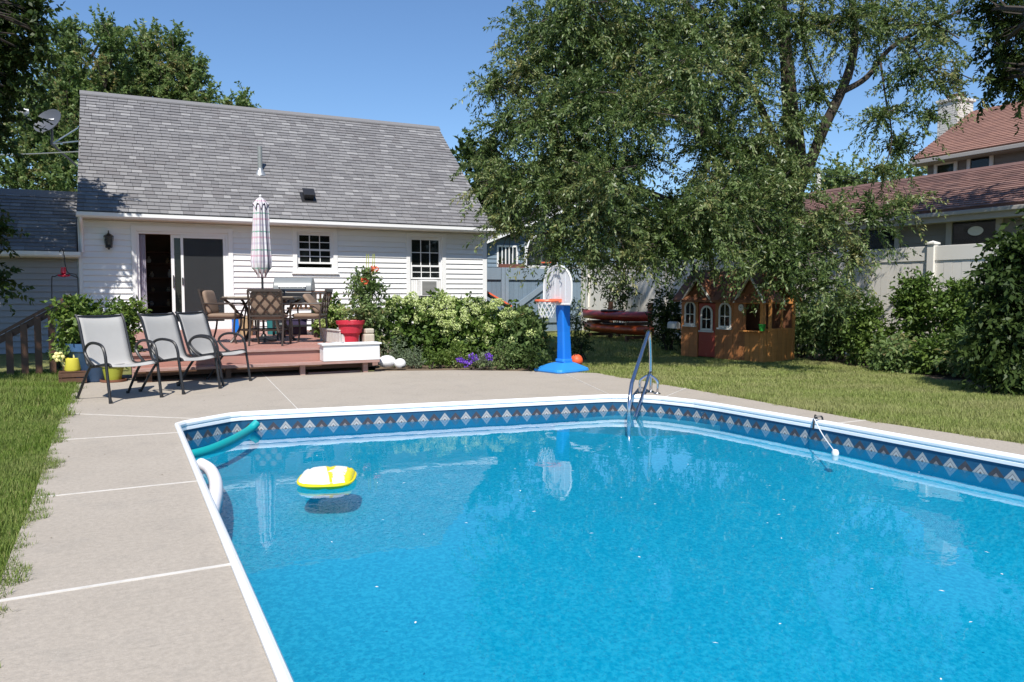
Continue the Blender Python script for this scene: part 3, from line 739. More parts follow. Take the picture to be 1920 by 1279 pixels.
# air conditioner standing in the right window
x0, x1, z0 = WIN2[0], WIN2[1], WIN2[2]; az = z0 + h2 * .285
ac = thing('air_conditioner', 'white air conditioner with grey grille in the right hand house window', 'air conditioner', ((x0 + x1) / 2, HY - .1, z0 + .02))
mb = MB(); c = (x0 + x1) / 2; mb.b2((c - .22, HY - .22, z0 + .03), (c + .22, HY + .10, az)); build(mb, 'case', M['trim'], ac, bevel=.012)
mb = MB(); mb.b2((c - .19, HY - .226, z0 + .06), (c + .19, HY - .221, az - .03)); g_ = build(mb, 'grille', M['acgrille'], ac)
for i in range(11):
    mb = MB(); z = z0 + .075 + i * (az - z0 - .12) / 10; mb.b2((c - .185, HY - .234, z - .006), (c + .185, HY - .2265, z + .006)); build(mb, 'slat', M['acgrille'], g_)
for a, b in ((x0 + .03, c - .225), (c + .225, x1 - .03)):
    mb = MB(); n_ = 7
    for i in range(n_): mb.b2((a + (b - a) * i / n_ + .002, HY + .02 - .012 * (i % 2), z0 + .025), (a + (b - a) * (i + 1) / n_ - .002, HY + .035 - .012 * (i % 2), az)); 
    build(mb, 'side_panel', M['trim'], ac)

# sliding door: open on the left, fixed glass and an insect screen on the right
dx0, dx1, dz0, dz1 = DOOR
mb = MB(); t_ = .085
for a, b in (((dx0 - .10, dz0 - .07), (dx0, dz1 + .10)), ((dx1, dz0 - .07), (dx1 + .10, dz1 + .10)), ((dx0, dz1), (dx1, dz1 + .10)), ((dx0, dz0 - .07), (dx1, dz0))): mb.b2((a[0], HY - .045, a[1]), (b[0], HY + .003, b[1]))
for a, b in (((dx0, dz0), (dx0 + .05, dz1)), ((dx1 - .05, dz0), (dx1, dz1)), ((dx0 + .05, dz1 - .05), (dx1 - .05, dz1)), ((dx0 + .05, dz0), (dx1 - .05, dz0 + .03))): mb.b2((a[0], HY + .0035, a[1]), (b[0], HY + .135, b[1]))
door = build(mb, 'sliding_door', M['trim'], house, bevel=.004)
def dpanel(a, b, yy, mat_p, st=.07, name='door_panel'):
    fr = MB(); z0_, z1_ = dz0 + .032, dz1 - .052
    for p0, p1 in (((a, z0_), (a + st, z1_)), ((b - st, z0_), (b, z1_)), ((a + st, z0_), (b - st, z0_ + .09)), ((a + st, z1_ - .07), (b - st, z1_))): fr.b2((p0[0], yy, p0[1]), (p1[0], yy + .035, p1[1]))
    build(fr, name, M['trim'], door, bevel=.004)
    q = MB(); q.b2((a + st - .005, yy + .014, z0_ + .085), (b - st + .005, yy + .020, z1_ - .065)); build(q, 'screen' if mat_p is M['screen'] else 'pane', mat_p, door)
xs = lambda px: px2(px, 520).x
dpanel(xs(340), dx1 - .052, HY + .005, M['screen'], .055)
dpanel(xs(322), dx1 - .055, HY + .06, M['pane'], .065)
mb = MB(); hx = xs(325.5); mb.tube(spline([(hx, HY + .058, 1.30), (hx, HY + .01, 1.34), (hx, HY + .01, 1.52), (hx, HY + .058, 1.56)], 4), .014, 8); build(mb, 'door_handle', M['black'], door, smooth=True)
mb = MB(); hx = xs(342.5); mb.b2((hx - .015, HY - .02, 1.36), (hx + .015, HY + .004, 1.52)); build(mb, 'door_handle', M['black'], door, bevel=.005)
# curtain hanging at the left side of the opening, blown out at the hem
mb = MB(); cx0, cx1 = dx0 + .055, xs(275); Vv = []; nu, nv = 22, 14
for j in range(nv + 1):
    for i in range(nu + 1):
        u_, v_ = i / nu, j / nv; fl = max(0, .45 - v_) * .55
        Vv.append((cx0 + (cx1 - cx0) * u_ * (1 + fl * .35) , HY + .10 - fl * .42 + .022 * math.sin(u_ * 26) * (1 + fl), dz0 + .06 + (dz1 - dz0 - .12) * v_))
mb.add(Vv, [(j * (nu + 1) + i, j * (nu + 1) + i + 1, (j + 1) * (nu + 1) + i + 1, (j + 1) * (nu + 1) + i) for j in range(nv) for i in range(nu)])
cu = build(mb, 'curtain', M['lace'], None, smooth=True); tag(cu, 'pale lavender curtain hanging at the left side of the open sliding door', 'curtain')
md = cu.modifiers.new('thick', 'SOLIDIFY'); md.thickness = .004
# a cabinet with ornaments in the dark room
cab = thing('cabinet', 'dark cabinet with shelves of ornaments inside the open sliding door', 'cabinet', (1.25, 21.2, .40))
mb = MB(); mb.b2((.45, 21.0, .40), (.50, 21.5, 2.2)); mb.b2((1.95, 21.0, .40), (2.0, 21.5, 2.2)); mb.b2((.50, 21.44, .40), (1.95, 21.5, 2.2)); build(mb, 'carcass', M['brown'], cab)
for z in (.45, .85, 1.2, 1.55, 1.9, 2.18):
    mb = MB(); mb.b2((.50, 21.0, z - .015), (1.95, 21.44, z + .015)); build(mb, 'shelf', M['brown'], cab)
for k in range(12):
    z = (.865, 1.215, 1.565, 1.915)[k % 4]; X = .62 + .42 * (k // 4) + random.uniform(0, .12); h = random.uniform(.1, .22)
    mb = MB(); mb.lathe([(.03, 0), (.055, h * .3), (.05, h * .6), (.02, h * .8), (.03, h)], (X, 21.2, z), 10)
    tag(build(mb, 'ornament', [M['dullwhite'], M['tubwood'], M['stone']][k % 3], None, smooth=True, loc=(X, 21.2, z)), 'small pale vase on a shelf of the cabinet inside the open door', 'vase', 'vases in the cabinet')
# wall lantern
lp = px2(204, 452)
ln = thing('wall_lantern', 'black wall lantern on the siding left of the sliding door', 'lantern', (lp.x, HY - .02, lp.z))
mb = MB(); mb.b2((lp.x - .05, HY - .045, lp.z - .12), (lp.x + .05, HY - .024, lp.z + .14)); mb.tube(spline([(lp.x, HY - .04, lp.z + .08), (lp.x, HY - .10, lp.z + .20), (lp.x, HY - .16, lp.z + .17)], 4), .012, 6); build(mb, 'bracket', M['black'], ln)
mb = MB(); c = Vector((lp.x, HY - .16, lp.z)); mb.lathe([(.004, .19), (.02, .15), (.09, .10), (.10, .085)], c, 6); mb.lathe([(.06, -.15), (.065, -.13)], c, 6); mb.lathe([(.01, -.19), (.03, -.15)], c, 6)
for k in range(6):
    a = k * math.pi / 3; mb.bar(c + Vector((math.cos(a) * .062, math.sin(a) * .062, -.14)), c + Vector((math.cos(a) * .09, math.sin(a) * .09, .09)), .010, .010)
build(mb, 'cage', M['black'], ln)
mb = MB(); mb.lathe([(.052, -.13), (.078, .085)], c, 6); build(mb, 'glass', M['pane'], ln)

# ---- left wing
WX0, WX1 = -9., HX0 - .045
wing = thing('house_wing', 'low wing with dark shaded roof and white siding toned grey for shade left of the white house', 'house wing', (-4, 18.6, 0))
mb = MB(); mb.b2((WX0, HY + .05, 0), (WX1, 22.4, 2.0)); ww = build(mb, 'wall', M['white'], wing)
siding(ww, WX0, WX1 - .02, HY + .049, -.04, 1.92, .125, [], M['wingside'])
wey, wez, wry, wrz = 18.20, 2.04, 20.0, 3.37
wv = Vector((0, wry - wey, wrz - wez)); WLn = wv.length; wv.normalize(); wn_ = Vector((0, -wv.z, wv.y))
mb = MB(); mb.prism([(wey, wez), (wry, wrz), (22.6, 1.45), (22.6, 1.37), (wry, wrz - .1), (wey, wez - .09)], (WX0, 0, -.012), (0, 1, 0), (0, 0, 1), (1, 0, 0), WX1 - WX0 - .02)
wr = build(mb, 'roof', [SHM[0]], wing)
shingles(wr, (WX1 - 4.2, wey - .02, wez - .02), (1, 0, 0), wv, wn_, 4.16, WLn, .137, .26, SHM, 0, RNG, 3)
mb = MB(); mb.prism([(-.15, -.10), (0, .05), (.15, -.10), (.15, -.13), (0, .02), (-.15, -.13)], (WX0, wry, wrz + .01), (0, 1, 0), (0, 0, 1), (1, 0, 0), WX1 - WX0 - .02); build(mb, 'ridge_cap', SHM[2], wr)
mb = MB(); mb.prism(gp, (WX0, wey + .015, wez - .13), (0, 1, 0), (0, 0, 1), (1, 0, 0), WX1 - WX0 + .06); build(mb, 'gutter', M['trim'], wr)
mb = MB(); mb.b2((WX0, wey + .016, wez - .15), (WX1, wey + .04, wez - .03)); mb.b2((WX0, wey + .041, wez - .148), (WX1, HY + .04, wez - .13)); build(mb, 'soffit', M['soffit'], wr)

# ---- satellite dish on struts from the gable, service cable
dp = onD(88, 226, 18.6); foot = Vector((HRX0 - .02, 20.3, 4.35))
sd = thing('satellite_dish', 'grey satellite dish on a strutted mast beside the left end of the roof', 'satellite dish', dp - Vector((0, 0, .9)))
ax = (Vector((-.62, -.62, .42))).normalized(); e1 = ax.cross(Vector((0, 0, 1))).normalized(); e2 = e1.cross(ax).normalized()
if e2.z < 0: e2 = -e2
mb = MB(); n_ = 28; Vv = []; Ff = []
for s_ in (0, 1):
    for i in range(7):
        for j in range(n_):
            a = 2 * math.pi * j / n_; rr = i / 6
            Vv.append(dp + (e1 * math.cos(a) * .40 + e2 * math.sin(a) * .33) * rr + ax * (.10 * rr * rr - .10 - .014 * s_))
for s_ in (0, 1):
    for i in range(6):
        for j in range(n_):
            q = (s_ * 7 + i) * n_; Ff.append((q + j, q + (j + 1) % n_, q + n_ + (j + 1) % n_, q + n_ + j))
for j in range(n_): Ff.append((6 * n_ + j, 6 * n_ + (j + 1) % n_, 13 * n_ + (j + 1) % n_, 13 * n_ + j))
mb.add(Vv, Ff); build(mb, 'reflector', M['dish'], sd, smooth=True)
lnb = onD(44, 208, 18.1)
mb = MB(); mb.bar(dp - e2 * .34 - ax * .02, lnb - Vector((0, 0, .06)), .03, .03); build(mb, 'feed_arm', M['grey_metal'], sd)
mb = MB(); mb.tube([lnb - Vector((.10, .02, 0)), lnb + Vector((.10, .02, .01))], .045, 8); mb.tube([lnb - ax * .1, lnb + ax * .02], .06, 10); mb.ball(lnb + Vector((-.12, 0, .03)), .055, 8, 6); build(mb, 'receiver', M['trim'], sd, smooth=True)
mb = MB(); m0 = dp - ax * .14 - Vector((0, 0, .05)); m1 = onD(97, 270, 18.8)
mb.tube([m0, m0 - Vector((0, 0, .25)), m1, onD(143, 310, 19.6)], .028, 8); build(mb, 'mast', M['dish'], sd, smooth=True)
for q in ((146, 265, 20.2), (146, 240, 20.6)):
    mb = MB(); mb.tube([m1, onD(*q)], .018, 6); build(mb, 'strut', M['grey_metal'], sd)
mb = MB(); mb.b2(dp + ax * .0 + Vector((-.001, 0, .1)), dp + ax * .0 + Vector((.001, .002, .102)))
# pale lettering-like mark on the dish face
mb = MB()
for i, (a, b) in enumerate(((-.085, -.05), (-.04, -.015), (-.005, .02), (.03, .05), (.06, .085))):
    q = dp + ax * (-.083) + e2 * .075
    mb.add([q + e1 * a, q + e1 * b, q + e1 * b + e2 * .045, q + e1 * a + e2 * .045], [(0, 1, 2, 3)])
build(mb, 'printed_mark', M['trim'], sd)
a_, b_ = onD(-220, 283, 22), Vector((HRX0 + .02, 20.6, 4.42))
mb = MB(); mb.tube([a_.lerp(b_, i / 10) - Vector((0, 0, .10 * math.sin(math.pi * i / 10))) for i in range(11)], .014, 5)
tag(build(mb, 'service_cable', M['grey_metal'], None, loc=b_), 'pale service cable running to the left gable end of the white house', 'cable')

# ================================================================== DECK
DZ = .38
deck = thing('wooden_deck', 'red stained wooden deck with a low front step below the house', 'deck', (2, 12, 0))
k = 0; y = 11.58
while y < 18.40:
    x1 = 3.05 if y < 12.0 else 3.62
    mb = MB(); mb.b2((.10 + random.uniform(-.004, .004), y + .003, DZ - .038), (x1, y + .137, DZ + random.uniform(-.0015, .0015))); build(mb, 'deck_board', M['deckred'], deck, bevel=.003)
    y += .140
mb = MB(); mb.b2((.10, 11.54, DZ - .035), (3.05, 11.577, DZ - .001)); build(mb, 'edge_board', M['deckedge'], deck, bevel=.004)
mb = MB(); mb.b2((.10, 11.575, .19), (3.05, 11.60, DZ - .04)); build(mb, 'riser_board', M['deckred'], deck)
for a, b in ((11.30, 11.425), (11.432, 11.56)):
    mb = MB(); mb.b2((.10, a, .152), (3.44, b, .19)); build(mb, 'step_board', M['deckedge'] if a < 11.35 else M['deckred'], deck, bevel=.004)
mb = MB(); mb.b2((.12, 11.62, .06), (3.42, 11.66, .15)); build(mb, 'rim_joist', M['brown'], deck)
for X in (.3, 1.3, 2.32, 3.25):
    mb = MB(); mb.b2((X - .035, 11.40, 0), (X + .035, 11.48, .151)); build(mb, 'post', M['deckedge'] if X > 2 else M['brown'], deck)
mb = MB(); mb.b2((2.42, 11.50, .0), (3.2, 11.58, .02)); build(mb, 'sleeper_board', M['deckedge'], deck)
for a, b in (((.1, 11.6), (.14, 18.4)), ((3.58, 12.0), (3.62, 18.4)), ((3.05, 11.98), (3.58, 12.02))):
    mb = MB(); mb.b2((a[0], a[1], .04), (b[0], b[1], DZ - .04)); build(mb, 'fascia_board', M['deckedge'], deck)
# white box planter along the deck front
wb = thing('white_planter_box', 'white boxed planter on the right end of the deck step', 'planter', (3.0, 11.42, .19))
for a, b in (((2.60, 11.30, .195), (3.44, 11.32, .425)), ((2.60, 11.52, .195), (3.44, 11.54, .425)), ((2.60, 11.32, .195), (2.62, 11.52, .425)), ((3.42, 11.32, .195), (3.44, 11.52, .425)), ((2.62, 11.32, .195), (3.42, 11.52, .36))):
    mb = MB(); mb.b2(a, b); build(mb, 'board', M['trim'], wb, bevel=.003)
mb = MB(); mb.b2((2.575, 11.275, .427), (3.465, 11.335, .45)); mb.b2((2.575, 11.505, .427), (3.465, 11.565, .45)); mb.b2((2.575, 11.335, .427), (2.635, 11.505, .45)); mb.b2((3.405, 11.335, .427), (3.465, 11.505, .45)); build(mb, 'rim', M['trim'], wb, bevel=.003)
# weathered planter along the deck's right edge
gb = thing('weathered_planter', 'weathered grey wooden planter of short upright boards behind the red pot', 'planter', (3.05, 12.9, DZ))
mb = MB(); P0, P1 = Vector((2.98, 13.15, 0)), Vector((3.10, 12.30, 0)); dv = (P1 - P0)
for i in range(7):
    q = P0 + dv * (i / 7); q2 = P0 + dv * ((i + .92) / 7); mb = MB(); mb.bar((q.x, q.y, DZ + .10), (q2.x, q2.y, DZ + .10), .02, .19); build(mb, 'board', M['dullwhite'], gb)
mb = MB(); mb.bar(P0 + Vector((0, 0, DZ + .21)), P1 + Vector((0, 0, DZ + .21)), .05, .02); mb.bar(P0 + Vector((.3, 0, DZ + .21)), P1 + Vector((.3, 0, DZ + .21)), .05, .02); mb.bar(P0 + Vector((.3, 0, DZ + .1)), P1 + Vector((.3, 0, DZ + .1)), .02, .19); mb.bar(P0 + Vector((.15, 0, DZ + .08)), P1 + Vector((.15, 0, DZ + .08)), .26, .14); build(mb, 'frame', M['dullwhite'], gb)
# red pot, stone block, small white tray
pp = G(655, 646, .44)
pp = Vector((3.28, 12.35, DZ))
rp = thing('red_pot', 'large red flared plastic pot on the right corner of the deck', 'pot', pp)
mb = MB(); mb.lathe([(.12, .0), (.125, .02), (.135, .13), (.145, .135), (.15, .16), (.175, .17), (.20, .30), (.225, .31), (.232, .365), (.215, .366), (.20, .32), (.01, .31)], pp, 28); build(mb, 'body', M['redpot'], rp, smooth=True)
mb = MB(); mb.lathe([(.20, .318), (.12, .335), (.01, .335)], pp, 16); build(mb, 'soil', M['soil'], rp)
sp = pp + Vector((.27, -.05, 0))
mb = MB(); mb.box(sp + Vector((0, 0, .075)), (.17, .2, .15)); mb.box(sp + Vector((.004, .01, .195)), (.15, .18, .08), Matrix.Rotation(.15, 3, 'Z'))
tag(build(mb, 'stone_block', M['stone'], None, bevel=.02, loc=sp), 'beige stone blocks piled beside the red pot', 'stone')
tp = Vector((2.84, 11.42, .362))
mb = MB(); mb.lathe([(.02, 0), (.05, .0), (.065, .10), (.055, .10), (.045, .02)], tp, 12, 1.4, 1)
tag(build(mb, 'white_cup', M['trim'], None, smooth=True, loc=tp), 'small white pot sitting in the white planter box before the red pot', 'pot')

# rail with dark balusters at the back right of the deck
rl = thing('deck_railing', 'short brown deck railing beside the grill', 'railing', (3.6, 16, DZ))
pr = Vector((3.80, 15.95, DZ)); pl_ = Vector((3.80, 18.35, DZ))
mb = MB(); mb.b2((pr.x - .045, pr.y - .045, DZ - .3), (pr.x + .045, pr.y + .045, DZ + .86)); build(mb, 'post', M['cedardark'], rl)
mb = MB(); mb.b2((2.95, pr.y - .04, DZ + .81), (3.753, pr.y + .04, DZ + .85)); build(mb, 'top_rail', M['cedardark'], rl)
mb = MB(); mb.b2((2.95, pr.y - .02, DZ + .48), (3.753, pr.y + .02, DZ + .52)); build(mb, 'lower_rail', M['cedardark'], rl)
for i in range(8):
    mb = MB(); X = 3.0 + i * .098; mb.b2((X, pr.y - .062, DZ + .50), (X + .045, pr.y - .041, DZ + .81)); build(mb, 'baluster', M['brown'], rl)
# stair railing left of the deck
sr = thing('stair_railing', 'brown wooden stair railing sloping down at the left beside the shaded wing', 'railing', (-1.2, 13, 0))
YR = 13.0; T0, T1 = onY(134, 553, YR), onY(-150, 706, YR)
mb = MB(); mb.bar(T0, T1, .10, .04); build(mb, 'top_rail', M['brown'], sr)
mb = MB(); mb.bar(T0 + Vector((0, .0, -.09)), T1 + Vector((0, .0, -.09)), .035, .09); build(mb, 'side_rail', M['brown'], sr)
for pxb in (124, 98, 72, 46, 18, -12, -45, -80):
    tq = onY(pxb, 640, YR); s_ = (tq.x - T0.x) / (T1.x - T0.x); zt = T0.z + (T1.z - T0.z) * s_ - .02
    wdt = .10 if pxb == 124 else .085
    mb = MB(); mb.b2((tq.x - wdt / 2, YR - .065, -.05), (tq.x + wdt / 2, YR - .022, zt - .03)); build(mb, 'baluster', M['brown'], sr)

# ================================================================== FURNITURE
def sling_chair():
    t = thing('sling_chair', 'x', 'chair', (0, 0, 0), 0, 'grey sling chairs on the patio')
    rail = spline([(-.31, .395), (-.25, .42), (.0, .385), (.12, .385), (.18, .44), (.26, .68), (.32, .87), (.375, .945)], 5); rail = [(p[0], p[1]) for p in [Vector((a[0], a[1], 0)) for a in rail]]
    HW = .265
    mb = MB(); n_ = len(rail); nu = 8; V = []
    for j, (yy, zz) in enumerate(rail):
        for i in range(nu + 1):
            u_ = i / nu * 2 - 1; V.append((u_ * HW, yy + .012 * (1 - u_ * u_) * (j / n_), zz - .016 * (1 - u_ * u_)))
    mb.add(V, [(j * (nu + 1) + i, j * (nu + 1) + i + 1, (j + 1) * (nu + 1) + i + 1, (j + 1) * (nu + 1) + i) for j in range(n_ - 1) for i in range(nu)])
    o = build(mb, 'sling', M['sling'], t, smooth=True, world=False); md = o.modifiers.new('thick', 'SOLIDIFY'); md.thickness = .004
    for s_ in (-1, 1):
        mb = MB(); mb.tube([(s_ * HW, a, b) for a, b in rail], .0145, 7); build(mb, 'side_rail', M['black'], t, smooth=True, world=False)
        arm = spline([(-.34, .0), (-.285, .36), (-.262, .52), (-.20, .615), (-.05, .645), (.08, .62), (.145, .545), (.07, .45), (-.03, .39)], 5)
        X = s_ * (HW + .032)
        mb = MB(); mb.tube([(X - s_ * .0, a[0], a[1]) for a in arm], .0165, 7); mb.tube([(s_ * HW, -.03, .388), (X, -.03, .388)], .012, 6); mb.tube([(s_ * HW, -.27, .41), (X, -.277, .41)], .012, 6)
        build(mb, 'arm_and_front_leg', M['black'], t, smooth=True, world=False)
        mb = MB(); mb.tube(spline([(X, .02, .40), (X, .14, .27), (X, .34, .0)], 4), .0155, 7); build(mb, 'rear_leg', M['black'], t, smooth=True, world=False)
        for yy in (-.34, .34):
            mb = MB(); mb.lathe([(.020, .0), (.021, .03), (.018, .032)], (X, yy, 0), 8); build(mb, 'foot_cap', M['black'], t, world=False)
    mb = MB()
    for yy, zz in ((-.27, .392), (.13, .365), (.36, .925)): mb.tube([(-HW, yy, zz), (HW, yy, zz)], .012, 6)
    build(mb, 'cross_bar', M['black'], t, world=False)
    return t
ch = sling_chair()
for i, (p, f, lab) in enumerate((((-.05, 9.84), (.50, -.86), 'grey sling chair with black arms, leftmost of three and nearest the lawn'),
                            ((.62, 10.32), (.66, -.75), 'grey sling chair with black arms standing between two like it'),
                            ((1.08, 10.98), (.74, -.67), 'grey sling chair with black arms, rightmost of three, before the deck step'))):
    c = ch if i == 0 else copy_tree(ch)
    c.location = (p[0], p[1], 0); c.rotation_euler = (0, 0, math.atan2(f[0], -f[1])); c['label'] = lab; WL[c.name] = Vector((p[0], p[1], 0))

def dining_chair(flop=False):
    t = thing('dining_chair', 'x', 'chair', (0, 0, 0), 0, 'dining chairs round the deck table'); HW = .25
    for s_ in (-1, 1):
        X = s_ * HW
        mb = MB(); mb.tube(spline([(X, -.25, .0), (X, -.22, .2), (X, -.235, .41)], 4), .016, 7); build(mb, 'front_leg', M['bronze'], t, smooth=True, world=False)
        mb = MB(); mb.tube(spline([(X, .30, .0), (X, .235, .22), (X, .22, .42), (X, .27, .66), (X, .325, .85)], 4), .016, 7); build(mb, 'rear_leg', M['bronze'], t, smooth=True, world=False)
        mb = MB(); mb.tube(spline([(X, -.235, .40), (X * 1.06, -.25, .54), (X * 1.10, -.20, .63), (X * 1.10, .0, .635), (X, .26, .64)], 5), .014, 7); build(mb, 'arm', M['bronze'], t, smooth=True, world=False)
    mb = MB(); mb.tube([(-HW, -.235, .40), (HW, -.235, .40), (HW, .22, .40), (-HW, .22, .40)], .014, 6, closed=True); build(mb, 'seat_frame', M['bronze'], t, world=False)
    mb = MB(); a0, a1 = Vector((0, .232, .46)), Vector((0, .325, .85)); q = lambda u_, v_: Vector((u_ * HW, 0, 0)) + a0 + (a1 - a0) * v_
    mb.bar(q(-1, 1), q(1, 1), .028, .04); build(mb, 'back_rail', M['bronze'], t, world=False)
    mb = MB(); mb.bar(q(-1, 0), q(1, 0), .022, .03); build(mb, 'back_rail', M['bronze'], t, world=False)
    for u0, v0, u1, v1 in ((-1, .0, .33, 1), (-.33, 0, 1, 1), (-1, .5, -.33, 1), (.33, 0, 1, .5), (1, 0, -.33, 1), (.33, 0, -1, 1), (1, .5, .33, 1), (-.33, 0, -1, .5)):
        mb = MB(); mb.bar(q(u0, v0) + Vector((0, .004 if u1 > u0 else -.004, 0)), q(u1, v1) + Vector((0, .004 if u1 > u0 else -.004, 0)), .010, .020, (0, 1, 0)); build(mb, 'lattice_bar', M['bronze'], t, world=False)
    def cush(c, d, rot=None):
        m = MB(); n_, k_ = 12, 12; V = []
        for j in range(k_ + 1):
            ph = -math.pi / 2 + math.pi * j / k_
            for i in range(4 * n_):
                a = 2 * math.pi * i / (4 * n_); sp = lambda v, e: math.copysign(abs(v) ** e, v)
                v = Vector((sp(math.cos(ph), .35) * sp(math.cos(a), .35) * d[0] / 2, sp(math.cos(ph), .35) * sp(math.sin(a), .35) * d[1] / 2, sp(math.sin(ph), .7) * d[2] / 2))
                V.append(v)
        N = 4 * n_; m.add([(rot @ v if rot else v) + Vector(c) for v in V], [(j * N + i, j * N + (i + 1) % N, (j + 1) * N + (i + 1) % N, (j + 1) * N + i) for j in range(k_) for i in range(N)]); return m
    build(cush((0, -.01, .445), (.49, .47, .075)), 'seat_cushion', M['cushion'], t, smooth=True, world=False)
    tl = R(-76.5)
    if flop: build(cush((0, .07, .63), (.46, .40, .08), Matrix.Rotation(R(128), 3, 'X')), 'back_cushion', M['cushion'], t, smooth=True, world=False)
    else: build(cush((0, .225, .655), (.47, .40, .08), Matrix.Rotation(R(76.5), 3, 'X')), 'back_cushion', M['cushion'], t, smooth=True, world=False)
    return t
dc = dining_chair(); dc2 = dining_chair(True)
for src, p, f, lab in ((dc, (2.07, 12.58), (.40, .92), 'taupe cushioned dining chair with lattice back turned to the camera'),
                       (None, (1.50, 13.42), (.90, -.42), 'taupe cushioned dining chair at the left end of the deck table'),
                       (dc2, (2.74, 12.88), (-.90, .42), 'dining chair right of the table with its back cushion flopped forward'),
                       (None, (2.28, 14.25), (-.40, -.92), 'dining chair behind the deck table by the house wall')):
    c = src or copy_tree(dc)
    c.location = (p[0], p[1], DZ); c.rotation_euler = (0, 0, math.atan2(f[0], -f[1])); c['label'] = lab
# table
tc = Vector((2.10, 13.42, DZ))
tb = thing('patio_table', 'tan topped bronze patio table with curved legs on the deck', 'table', tc, R(-26.6))
oc = [(.60, .30), (.42, .50), (-.42, .50), (-.60, .30), (-.60, -.30), (-.42, -.50), (.42, -.50), (.60, -.30)]
mb = MB(); mb.prism([(a * .96, b * .96) for a, b in oc], (0, 0, .735), (1, 0, 0), (0, 1, 0), (0, 0, 1), .014); build(mb, 'table_top', M['tabletop'], tb, world=False)
mb = MB(); mb.prism(oc, (0, 0, .70), (1, 0, 0), (0, 1, 0), (0, 0, 1), .034); build(mb, 'rim', M['bronze'], tb, world=False, bevel=.006)
for sx in (-1, 1):
    for sy in (-1, 1):
        mb = MB(); mb.tube(spline([(sx * .50, sy * .40, .70), (sx * .42, sy * .33, .62), (sx * .30, sy * .24, .42), (sx * .30, sy * .24, .26), (sx * .38, sy * .30, .08), (sx * .43, sy * .34, .0)], 4), .022, 7)
        mb.tube(spline([(sx * .18, sy * .14, .70), (sx * .24, sy * .19, .60), (sx * .30, sy * .24, .44)], 4), .016, 6); build(mb, 'leg', M['bronze'], tb, smooth=True, world=False)
mb = MB(); mb.tube([(math.cos(a * math.pi / 9) * .37, math.sin(a * math.pi / 9) * .30, .20) for a in range(18)], .013, 6, closed=True); build(mb, 'leg_ring', M['bronze'], tb, smooth=True, world=False)
# closed umbrella
ub = thing('closed_umbrella', 'closed plaid patio umbrella standing in the deck table', 'umbrella', tc)
mb = MB(); mb.tube([tc + Vector((0, 0, .06)), tc + Vector((-.012, 0, 2.36))], .019, 10); build(mb, 'pole', M['black'], ub, smooth=True)
mb = MB(); mb.lathe([(.20, 0), (.20, .04), (.05, .09), (.03, .13)], tc, 18); build(mb, 'base', M['black'], ub, smooth=True)
def fluted(prof, nl, depth, name, vscale=1):
    N = 96; V, Fc, uvs = [], [], []
    for j, (r_, z) in enumerate(prof):
        for i in range(N):
            a = 2 * math.pi * i / N; f_ = abs(math.sin(a * nl / 2 + .3)) ; rr = r_ * (1 - depth + depth * f_) * (1 + .05 * math.sin(a * 3 + z * 4))
            zz = z + (.05 * f_ if j == 0 else 0) - (.05 * (1 - f_) if j == 0 else 0)
            V.append((tc.x - .01 + rr * math.cos(a), tc.y + rr * math.sin(a), tc.z + zz))
    k_ = len(prof)
    for j in range(k_ - 1):
        for i in range(N):
            Fc.append((j * N + i, j * N + (i + 1) % N, (j + 1) * N + (i + 1) % N, (j + 1) * N + i))
            uvs += [(i / N, prof[j][1]), ((i + 1) / N, prof[j][1]), ((i + 1) / N, prof[j + 1][1]), (i / N, prof[j + 1][1])]
    m = MB(); m.add(V, Fc); o = build(m, name, M['plaid'], ub, smooth=True)
    l = o.data.uv_layers.new(name='UVMap'); l.data.foreach_set('uv', np.array(uvs, np.float32).ravel())
    md = o.modifiers.new('thick', 'SOLIDIFY'); md.thickness = .004
    return o
fluted([(.10, 1.10), (.165, 1.22), (.180, 1.32), (.165, 1.5), (.148, 1.8), (.136, 2.05), (.125, 2.22), (.11, 2.26)], 8, .42, 'canopy')
fluted([(.138, 2.225), (.115, 2.28), (.07, 2.34), (.015, 2.38)], 8, .18, 'top_vent')
mb = MB(); mb.ball(tc + Vector((-.012, 0, 2.40)), .022, 10, 8); build(mb, 'finial', M['trim'], ub, smooth=True)
# grill
gc = Vector((2.98, 15.30, DZ))
gr = thing('grill', 'gas grill with grey domed hood standing against the house on the deck', 'grill', gc, R(-20))
mb = MB()
for sx in (-.36, .36):
    for sy in (-.22, .22): mb.bar((sx, sy, 0), (sx, sy, .66), .04, .04)
mb.box((0, 0, .18), (.74, .46, .03)); build(mb, 'cart', M['black'], gr, world=False)
mb = MB(); mb.box((0, 0, .72), (.74, .50, .22)); build(mb, 'firebox', M['black'], gr, world=False, bevel=.02)
mb = MB(); pf = [(.25 * math.cos(a), .27 * math.sin(a) ** .85) for a in [math.pi * i / 12 for i in range(13)]]
mb.prism(pf, (-.36, 0, .835), (0, 1, 0), (0, 0, 1), (1, 0, 0), .72); build(mb, 'hood', M['grillgrey'], gr, world=False, smooth=True, angle=50, bevel=.02)
mb = MB(); mb.tube([(-.24, -.25, .92), (-.24, -.30, .93), (.24, -.30, .93), (.24, -.25, .92)], .014, 7); build(mb, 'handle', M['steel'], gr, world=False)
for s_ in (-1, 1):
    mb = MB(); mb.box((s_ * .53, 0, .815), (.28, .42, .03)); build(mb, 'side_shelf', M['dullwhite'] if s_ < 0 else M['black'], gr, world=False, bevel=.008)
for i in range(4):
    mb = MB(); mb.tube([(-.24 + i * .16, -.251, .70), (-.24 + i * .16, -.285, .70)], .025, 10); build(mb, 'knob', M['grey_metal'], gr, world=False)
